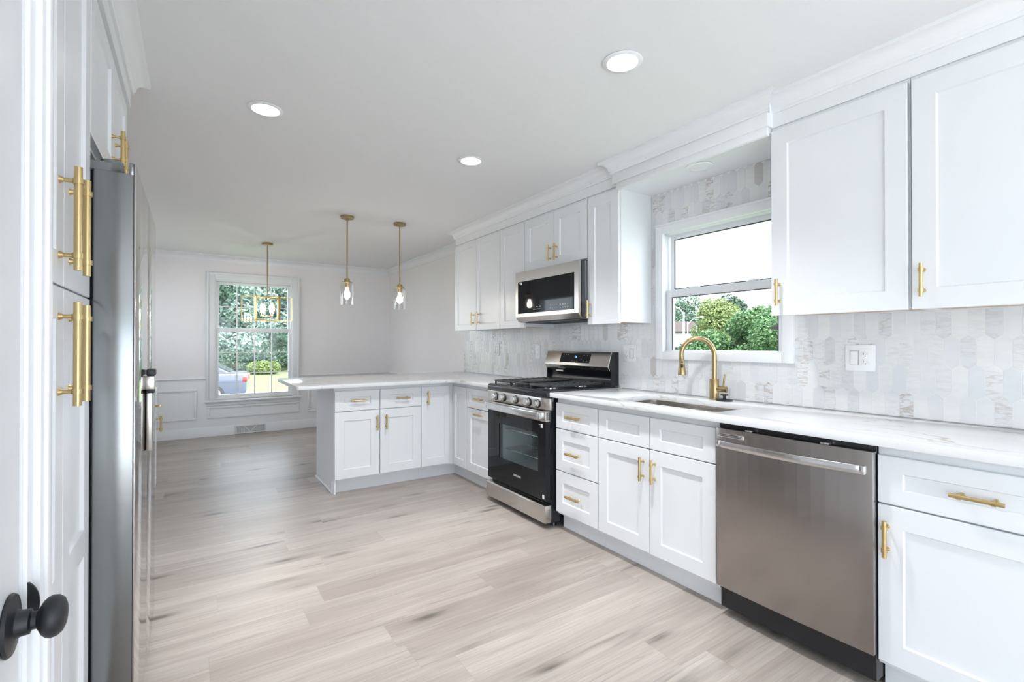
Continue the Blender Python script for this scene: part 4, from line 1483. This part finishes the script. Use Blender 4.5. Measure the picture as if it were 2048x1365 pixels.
# ------------------------------------------------------------------ lights
def downlight(label, x, y):
    r = thing('recessed_light', label, 'ceiling light', (x, y, CEIL), 0, 'recessed lights')
    obj('trim_ring', MB().lathe([(0.060, -0.001), (0.080, -0.001), (0.083, -0.004), (0.079, -0.007), (0.064, -0.009), (0.060, -0.004)], n=48), 'trim', r)
    obj('diffuser', MB().lathe([(0.0, -0.006), (0.0598, -0.006), (0.0598, -0.0005), (0.0, -0.0005)], n=48), 'can', r)
    d = bpy.data.lights.new('downlight_beam', 'SPOT')      # the beam of this lamp
    d.energy = CAN_WATTS
    d.color = (0.97, 0.985, 1.0)
    d.spot_size = rad(114)
    d.spot_blend = 1.0
    d.shadow_soft_size = 0.055
    o = bpy.data.objects.new('downlight_beam', d)
    COL.objects.link(o)
    o.parent = r
    o.location = (0, 0, -0.012)


downlight('lit recessed ceiling light nearest the right wall cabinets, topmost in view', 1.500, 1.415)
downlight('lit recessed ceiling light on the left, nearest the refrigerator', 0.304, 2.700)
downlight('lit recessed ceiling light in front of the range, farthest from the viewer', 1.495, 2.725)


def pendant(label, x, y, z_top):
    r = thing('pendant_light', label, 'pendant lamp', (x, y, CEIL), 0, 'glass pendants above the peninsula')
    zt = z_top - CEIL
    obj('canopy', MB().lathe([(0.0, -0.0005), (0.060, -0.0005), (0.061, -0.004), (0.060, -0.022), (0.056, -0.025), (0.010, -0.026), (0.009, -0.045), (0.0, -0.045)], n=36), 'bronze', r)
    obj('rod', MB().cyl((0, 0, -0.026), (0, 0, zt + 0.055), 0.0062, n=14), 'bronze', r)
    sk_ = obj('socket', MB().lathe([(0.0, 0.060), (0.012, 0.058), (0.026, 0.052), (0.027, 0.028), (0.040, 0.026), (0.041, 0.020), (0.024, 0.018), (0.022, -0.030), (0.0, -0.030)], (0, 0, zt), n=28), 'bronze', r)
    obj('thumb_screw', MB().cyl((-0.050, 0, zt + 0.022), (0.050, 0, zt + 0.022), 0.0042, n=10), 'bronze', sk_)
    obj('shade', MB().lathe([(0.026, 0.022), (0.048, 0.020), (0.055, 0.012), (0.0565, 0.0), (0.0565, -0.190), (0.0545, -0.190), (0.0545, 0.0), (0.053, 0.010), (0.047, 0.018), (0.026, 0.020), (0.026, 0.022)], (0, 0, zt), n=40), 'shade', r)
    obj('bulb', MB().lathe([(0.0, -0.032), (0.013, -0.034), (0.014, -0.050), (0.022, -0.070), (0.027, -0.092), (0.024, -0.112), (0.013, -0.126), (0.0, -0.130)], (0, 0, zt), n=24), 'bulb', r)
    return r


pendant('clear glass pendant on a brass rod, left of the pair above the peninsula', 1.196, 4.565, 1.792)
pendant('clear glass pendant on a brass rod, right of the pair nearer the wall cabinets', 1.697, 4.545, 1.770)

ch = thing('chandelier', 'gold chandelier of interlocking rectangular frames in front of the dining window', 'chandelier', (0.735, 6.327, CEIL))
obj('canopy', MB().lathe([(0.0, -0.0005), (0.060, -0.0005), (0.061, -0.004), (0.060, -0.024), (0.010, -0.028), (0.0, -0.028)], n=36), 'bronze', ch)
zc_ = 1.652 - CEIL
obj('rod', MB().cyl((0, 0, -0.026), (0, 0, zc_ + 0.14), 0.006, n=12), 'bronze', ch)


def band_frame(w, h, depth, th, ang):
    mb = MB()
    mb.box(-w / 2, w / 2, -depth / 2, depth / 2, h / 2 - th, h / 2)
    mb.box(-w / 2, w / 2, -depth / 2, depth / 2, -h / 2, -h / 2 + th)
    mb.box(-w / 2, -w / 2 + th, -depth / 2, depth / 2, -h / 2, h / 2)
    mb.box(w / 2 - th, w / 2, -depth / 2, depth / 2, -h / 2, h / 2)
    bmesh.ops.transform(mb.bm, matrix=Matrix.Translation((0, 0, zc_)) @ Matrix.Rotation(ang, 4, 'Z'), verts=mb.bm.verts[:])
    return mb


for w_, h_, a_ in ((0.54, 0.290, -0.10), (0.50, 0.275, 0.95), (0.50, 0.282, -1.16)):
    obj('frame', band_frame(w_, h_, 0.024, 0.010, a_), 'brass', ch)
for k_ in range(4):
    a_ = k_ * PI / 2 + 0.4
    px, py = 0.07 * math.cos(a_), 0.07 * math.sin(a_)
    ar = obj('arm', MB().tube([(0, 0, zc_ - 0.09), (px * 0.6, py * 0.6, zc_ - 0.09), (px, py, zc_ - 0.08), (px, py, zc_ - 0.05)], 0.0045, 8), 'brass', ch)
    obj('bulb', MB().lathe([(0.0, -0.05), (0.009, -0.05), (0.010, -0.03), (0.017, 0.0), (0.014, 0.03), (0.004, 0.06), (0.0, 0.062)], (px, py, zc_), n=16), 'bulb_ch', ar)

# floor register in the baseboard
vr = thing('wall_register', 'white metal air register with a V pattern set in the dining baseboard', 'vent', (0.672, YB, 0))
mb = MB()
ring(mb, 0.4765, 0.8675, 0.002, 0.116, 0.014, YB - 0.022, YB - 0.0065, 'y', 0.003)
obj('frame', mb, 'trim', vr, True)
mb = MB()
for i in range(34):
    xx = 0.494 + i * 0.0107
    mb.box(xx, xx + 0.005, YB - 0.014, YB - 0.008, 0.016, 0.102)
obj('louvres', mb, 'trim', vr, True)
obj('back_plate', MB().box(0.4905, 0.8535, YB - 0.0078, YB - 0.0066, 0.016, 0.102), 'midgrey', vr, True)
mb = MB()
for s in (-1, 1):
    tmp = bmesh.new()
    p0, p1 = Vector((0.672, 0, 0.022)), Vector((0.672 + s * 0.075, 0, 0.100))
    d_ = (p1 - p0).normalized()
    nn = Vector((-d_.z, 0, d_.x)) * 0.006
    mb.prism([((p0 + nn).x, (p0 + nn).z), ((p1 + nn).x, (p1 + nn).z), ((p1 - nn).x, (p1 - nn).z), ((p0 - nn).x, (p0 - nn).z)], YB - 0.019, YB - 0.0145, 'y')
    tmp.free()
obj('pattern', mb, 'trim', vr, True)

# ------------------------------------------------------------------ outside
GZ = -1.15
struct(obj('ground_lawn', MB().box(-60, 90, -40, 90, GZ - 0.2, GZ), 'grass'), 'green lawn outside')
struct(obj('ground_street', MB().box(-60, 40, 15.5, 22.5, GZ, GZ + 0.37).box(36, 45, -40, 90, GZ, GZ + 0.02), 'asphalt'), 'street outside')
struct(obj('ground_kerb', MB().box(-60, 35, 22.55, 24.0, GZ, GZ + 0.06), 'kerb'), 'pale pavement strip outside')


struct(obj('ground_bounce', MB().box(-14, 14, -22, -2.46, GZ, -0.13).box(-14, -3.02, -2.46, 1.0, GZ, -0.13), 'kerb'), 'unseen pale terrace added behind the viewpoint to bounce light indoors')  # added out of view, pale to bounce daylight up to the ceiling


struct(obj('ground_bounce_cut', MB().box(-16, -1.05, 1.05, 14.5, GZ, GZ + 0.05), 'bounce_cut'), 'unseen dark slab added beside the dining room to cut green bounce')  # added out of view, keeps green bounce off the dining ceiling


def leaves(clumps, n, size, seed, flat=0.0):
    """n small leaf quads scattered through ellipsoid clumps (x,y,z,rx,ry,rz)"""
    r = np.random.default_rng(seed)
    cl = np.array(clumps, float)
    vol = cl[:, 3] * cl[:, 4] * cl[:, 5]
    idx = r.choice(len(cl), n, p=vol ** 0.7 / (vol ** 0.7).sum())
    d = r.normal(size=(n, 3))
    d /= np.linalg.norm(d, axis=1)[:, None]
    rr = r.uniform(0.72, 1.04, n)[:, None]
    c = cl[idx, :3] + d * rr * cl[idx, 3:]
    nrm = d * 0.8 + r.normal(size=(n, 3)) * 0.5 + np.array([0, 0, 0.55])
    nrm /= np.linalg.norm(nrm, axis=1)[:, None]
    a = np.cross(nrm, r.normal(size=(n, 3)))
    a /= np.linalg.norm(a, axis=1)[:, None]
    b = np.cross(nrm, a)
    s = size * r.uniform(0.6, 1.3, n)[:, None]
    q = np.empty((n, 4, 3))
    q[:, 0] = c - a * s
    q[:, 1] = c + b * s * 0.55 + nrm * s * 0.15
    q[:, 2] = c + a * s
    q[:, 3] = c - b * s * 0.55 + nrm * s * 0.15
    me = bpy.data.meshes.new('foliage')
    me.from_pydata(q.reshape(-1, 3).tolist(), [], np.arange(n * 4).reshape(n, 4).tolist())
    return me


def tree(name, label, base, clumps, n, size, mat, seed, trunk_r=0.12, group=None):
    t_ = thing(name, label, 'tree', base, 0, group)
    me = leaves([(c[0], c[1], c[2] - base[2], c[3], c[4], c[5]) for c in clumps], n, size, seed)
    me.materials.append(M[mat])
    o = bpy.data.objects.new('foliage', me)
    COL.objects.link(o)
    o.parent = t_
    zmin = min(c[2] for c in clumps) - base[2]
    zmax = max(c[2] for c in clumps) - base[2]
    mb = MB().tube([(0, 0, 0), (0.05, 0.02, zmin * 0.5), (0.0, 0.05, zmin), (0.05, 0.0, zmax)], [trunk_r, trunk_r * 0.8, trunk_r * 0.7, trunk_r * 0.3], 10)
    for c in clumps[:6]:
        mb.tube([(0, 0.03, zmin * 0.8), (c[0] * 0.5, c[1] * 0.5, (c[2] - base[2]) * 0.8), (c[0] * 0.9, c[1] * 0.9, c[2] - base[2])], [trunk_r * 0.5, trunk_r * 0.35, trunk_r * 0.15], 8)
    obj('trunk', mb, 'bark', t_)
    return t_


def blob(seed, n, rx, ry, z0, z1, r0, r1):
    g = random.Random(seed)
    out = []
    for _ in range(n):
        a = g.uniform(0, 2 * PI)
        q = math.sqrt(g.uniform(0, 1))
        u = g.uniform(0, 1)
        w = 1 - 0.75 * max(0, (u - 0.45) / 0.55) ** 1.6
        r = g.uniform(r0, r1)
        out.append((rx * q * w * math.cos(a), ry * q * w * math.sin(a), z0 + (z1 - z0) * u, r, r, r * 0.8))
    return out


# seen through the sink window
def local(px_dir, dist):
    return (dist * px_dir[0], dist * px_dir[1])


def along(px, dist):
    """ground point in the viewing direction of image column px at a distance"""
    th = math.atan((px - 1024) / 959.0) + rad(33.67)
    return dist * math.sin(th), dist * math.cos(th)


x_, y_ = along(1545, 15.5)
tree('broadleaf_tree', 'large broad-leaved green tree filling the lower sink window', (x_, y_, GZ), blob(3, 56, 2.05, 2.05, 0.2, 1.95, 0.36, 0.64), 90000, 0.047, 'leafA', 1, 0.13)
x_, y_ = along(1434, 27)
tree('golden_tree', 'pale yellow-green tree behind the broad-leaved tree', (x_, y_, GZ), blob(7, 44, 1.05, 1.05, 0.4, 3.25, 0.45, 0.7), 32000, 0.060, 'leafB', 2, 0.16)
x_, y_ = along(1466, 38)
tree('dark_tree', 'dark tree showing its top between the golden and broad-leaved trees', (x_, y_, GZ), blob(9, 26, 1.3, 1.3, 0.6, 4.3, 0.7, 1.0), 16000, 0.10, 'leafC', 3, 0.18)
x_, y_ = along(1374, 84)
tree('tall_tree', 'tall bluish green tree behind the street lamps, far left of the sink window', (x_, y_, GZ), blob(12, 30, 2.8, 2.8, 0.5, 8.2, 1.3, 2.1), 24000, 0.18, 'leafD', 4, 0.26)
x_, y_ = along(1362, 19)
tree('garden_shrub', 'dark green shrub in front of the white houses', (x_, y_, GZ), blob(13, 10, 0.8, 0.8, 0.2, 0.95, 0.30, 0.4), 4000, 0.08, 'leafC', 5, 0.08)


def house(name, label, x, y, rot, w, d, h, rh, win):
    r = thing(name, label, 'house', (x, y, GZ), rot)
    obj('walls', MB().prism([(-w / 2, 0), (w / 2, 0), (w / 2, h), (0, h + rh), (-w / 2, h)], -d / 2, d / 2, 'y'), 'siding', r)
    k_ = rh / (w / 2)
    o_ = 0.35
    pr_ = [(-w / 2 - o_, h - o_ * k_), (0, h + rh), (w / 2 + o_, h - o_ * k_), (w / 2 + o_, h - o_ * k_ + 0.18), (0, h + rh + 0.2), (-w / 2 - o_, h - o_ * k_ + 0.18)]
    obj('roof', MB().prism(pr_, -d / 2 - 0.3, d / 2 + 0.3, 'y'), 'roof', r)
    for wx, wz, ww, wh in win:
        f = obj('window', MB().box(wx - ww / 2 - 0.08, wx + ww / 2 + 0.08, -d / 2 - 0.05, -d / 2, wz - 0.08, wz + wh + 0.08), 'trim', r)
        obj('pane', MB().box(wx - ww / 2, wx + ww / 2, -d / 2 - 0.07, -d / 2 - 0.051, wz, wz + wh), 'carglass', f)
    return r


x_, y_ = along(1327, 48)
house('ranch_house', 'low white house with a brown roof, far left in the sink window', x_, y_, rad(38), 5.0, 5.0, 3.40, 0.85, [(0, 1.2, 1.0, 1.2)])
x_, y_ = along(1387, 66)
house('gable_house', 'small white gabled house right of the street lamps', x_, y_, rad(-52), 2.2, 4.0, 3.7, 1.3, [(0, 2.9, 0.5, 0.9), (0, 0.9, 0.7, 1.0)])


def street_lamp(label, px, dist, hgt, r, arm):
    x, y = along(px, dist)
    t_ = thing('street_lamp', label, 'street lamp', (x, y, GZ), 0, 'white street lamps')
    obj('pole', MB().cyl((0, 0, 0), (0, 0, hgt), r, r * 0.7, 16), 'pole', t_)
    a = arm
    dv_ = Vector((math.cos(rad(33.67)), -math.sin(rad(33.67)), 0))
    pts = [Vector((0, 0, hgt - 0.15)), dv_ * (a * 0.35) + Vector((0, 0, hgt + 0.08)), dv_ * (a * 0.7) + Vector((0, 0, hgt + 0.2)), dv_ * a + Vector((0, 0, hgt + 0.22))]
    obj('arm', MB().tube(pts, r * 0.4, 10), 'pole', t_)
    e = pts[-1]
    obj('lamp_head', MB().sphere(e + dv_ * 0.1, 0.08, 1.6, 1.2, 0.5), 'pole', t_)
    return t_


street_lamp('thick white street lamp pole with its arm to the left', 1367.5, 29, 4.20, 0.06, -0.42)
street_lamp('thin white street lamp with a curved arm to the right', 1375.5, 24, 3.42, 0.030, 0.56)

# corner of the neighbour's roof at the right of the sink window
ne = thing('neighbour_roof', 'dark brown roof corner of the neighbouring house at the window edge', 'roof', (10.0, 4.6, GZ))
obj('wall', MB().box(10.6, 13.5, 2.2, 4.95, GZ, 1.45), 'siding', ne, True)
obj('eave', MB().prism([(1.9, 1.53), (5.30, 1.53), (5.30, 1.60), (1.9, 1.60)], 10.0, 14.0, 'x').box(10.05, 13.9, 2.0, 5.2, 1.46, 1.53), 'roofd', ne, True)
obj('shingles', MB().prism([(1.95, 1.60), (5.28, 1.60), (3.6, 2.30)], 10.0, 14.0, 'x'), 'roof', ne, True)

# seen through the dining window
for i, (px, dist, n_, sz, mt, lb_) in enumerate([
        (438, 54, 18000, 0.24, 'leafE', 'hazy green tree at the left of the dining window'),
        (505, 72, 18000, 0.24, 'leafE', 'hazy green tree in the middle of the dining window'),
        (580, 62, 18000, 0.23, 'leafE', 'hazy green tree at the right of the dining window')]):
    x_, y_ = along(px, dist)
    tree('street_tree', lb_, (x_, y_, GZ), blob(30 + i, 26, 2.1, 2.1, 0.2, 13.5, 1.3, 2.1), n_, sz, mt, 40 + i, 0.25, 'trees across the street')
x_, y_ = along(528, 42)
bh = thing('round_bush', 'clipped yellow-green bush on the lawn across the street', 'bush', (x_, y_, GZ))
me = leaves([(-0.55, 0.2, 0.5, 0.6, 0.6, 0.5), (0.0, 0, 0.52, 0.7, 0.7, 0.55), (0.55, -0.2, 0.5, 0.6, 0.6, 0.5)], 6000, 0.07, 77)
me.materials.append(M['leafB'])
fo = bpy.data.objects.new('foliage', me)
COL.objects.link(fo)
fo.parent = bh
obj('stem', MB().cyl((0, 0, 0), (0, 0, 0.6), 0.08, 0.05, 8), 'bark', bh)
x_, y_ = along(520, 47)
hb_ = thing('dark_hedge', 'long dark hedge behind the bush across the street', 'hedge', (x_, y_, GZ))
me = leaves([(-6 + 1.5 * i, 0.9 * i * 0, 0.9, 1.2, 0.8, 0.95) for i in range(10)], 7000, 0.13, 78)
me.materials.append(M['leafC'])
fo = bpy.data.objects.new('foliage', me)
COL.objects.link(fo)
fo.parent = hb_
obj('stem', MB().box(-6.5, 8.0, -0.15, 0.15, 0, 0.8), 'bark', hb_)

# parked car
x_, y_ = along(493, 18.6)
car = thing('parked_car', 'blue-grey parked sedan seen from its side through the dining window', 'car', (x_, y_, GZ + 0.37), rad(-8))
# side profile, rear end at x=0, nose at x=-4.6
prof = [(0.0, 0.45), (-0.05, 0.30), (-4.45, 0.28), (-4.6, 0.45), (-4.55, 0.72), (-3.5, 0.92), (-0.95, 1.02), (-0.12, 1.02), (0.0, 0.92)]
cb = obj('body', MB().prism(prof, -0.0, 1.75, 'y', 0.06, 3), 'carpaint', car)
top = [(-3.5, 0.90), (-2.65, 1.38), (-2.2, 1.45), (-1.5, 1.44), (-1.1, 1.36), (-0.45, 1.00)]
obj('cabin', MB().prism(top, 0.12, 1.63, 'y', 0.05, 3), 'carpaint', car)
obj('side_glass', MB().prism([(-3.15, 0.98), (-2.55, 1.34), (-1.55, 1.37), (-1.15, 1.30), (-0.85, 1.05)], 0.105, 0.125, 'y'), 'carglass', car)
obj('rear_glass', MB().prism([(-1.06, 1.35), (-0.52, 1.05), (-0.48, 1.06), (-1.02, 1.37)], 0.25, 1.5, 'y'), 'carglass', car)
for s in (0.0, 1.35):
    obj('tail_light', MB().box(-0.12, 0.02, s - 0.012, s + 0.42, 0.72, 0.90, 0.02), 'tail', car)
for wx in (-0.95, -3.65):
    for s in (-0.02, 1.55):
        wh = obj('wheel', MB().lathe([(0.0, 0.0), (0.20, 0.0), (0.30, 0.01), (0.33, 0.04), (0.33, 0.18), (0.30, 0.21), (0.0, 0.21)], (wx, s + 0.0, 0.33), (0, 1, 0), 32), 'tyre', car)
        obj('rim', MB().lathe([(0.0, -0.015), (0.05, -0.015), (0.07, -0.008), (0.19, -0.008), (0.205, 0.002), (0.0, 0.002)], (wx, s - 0.001, 0.33), (0, 1, 0), 24), 'chrome', wh)
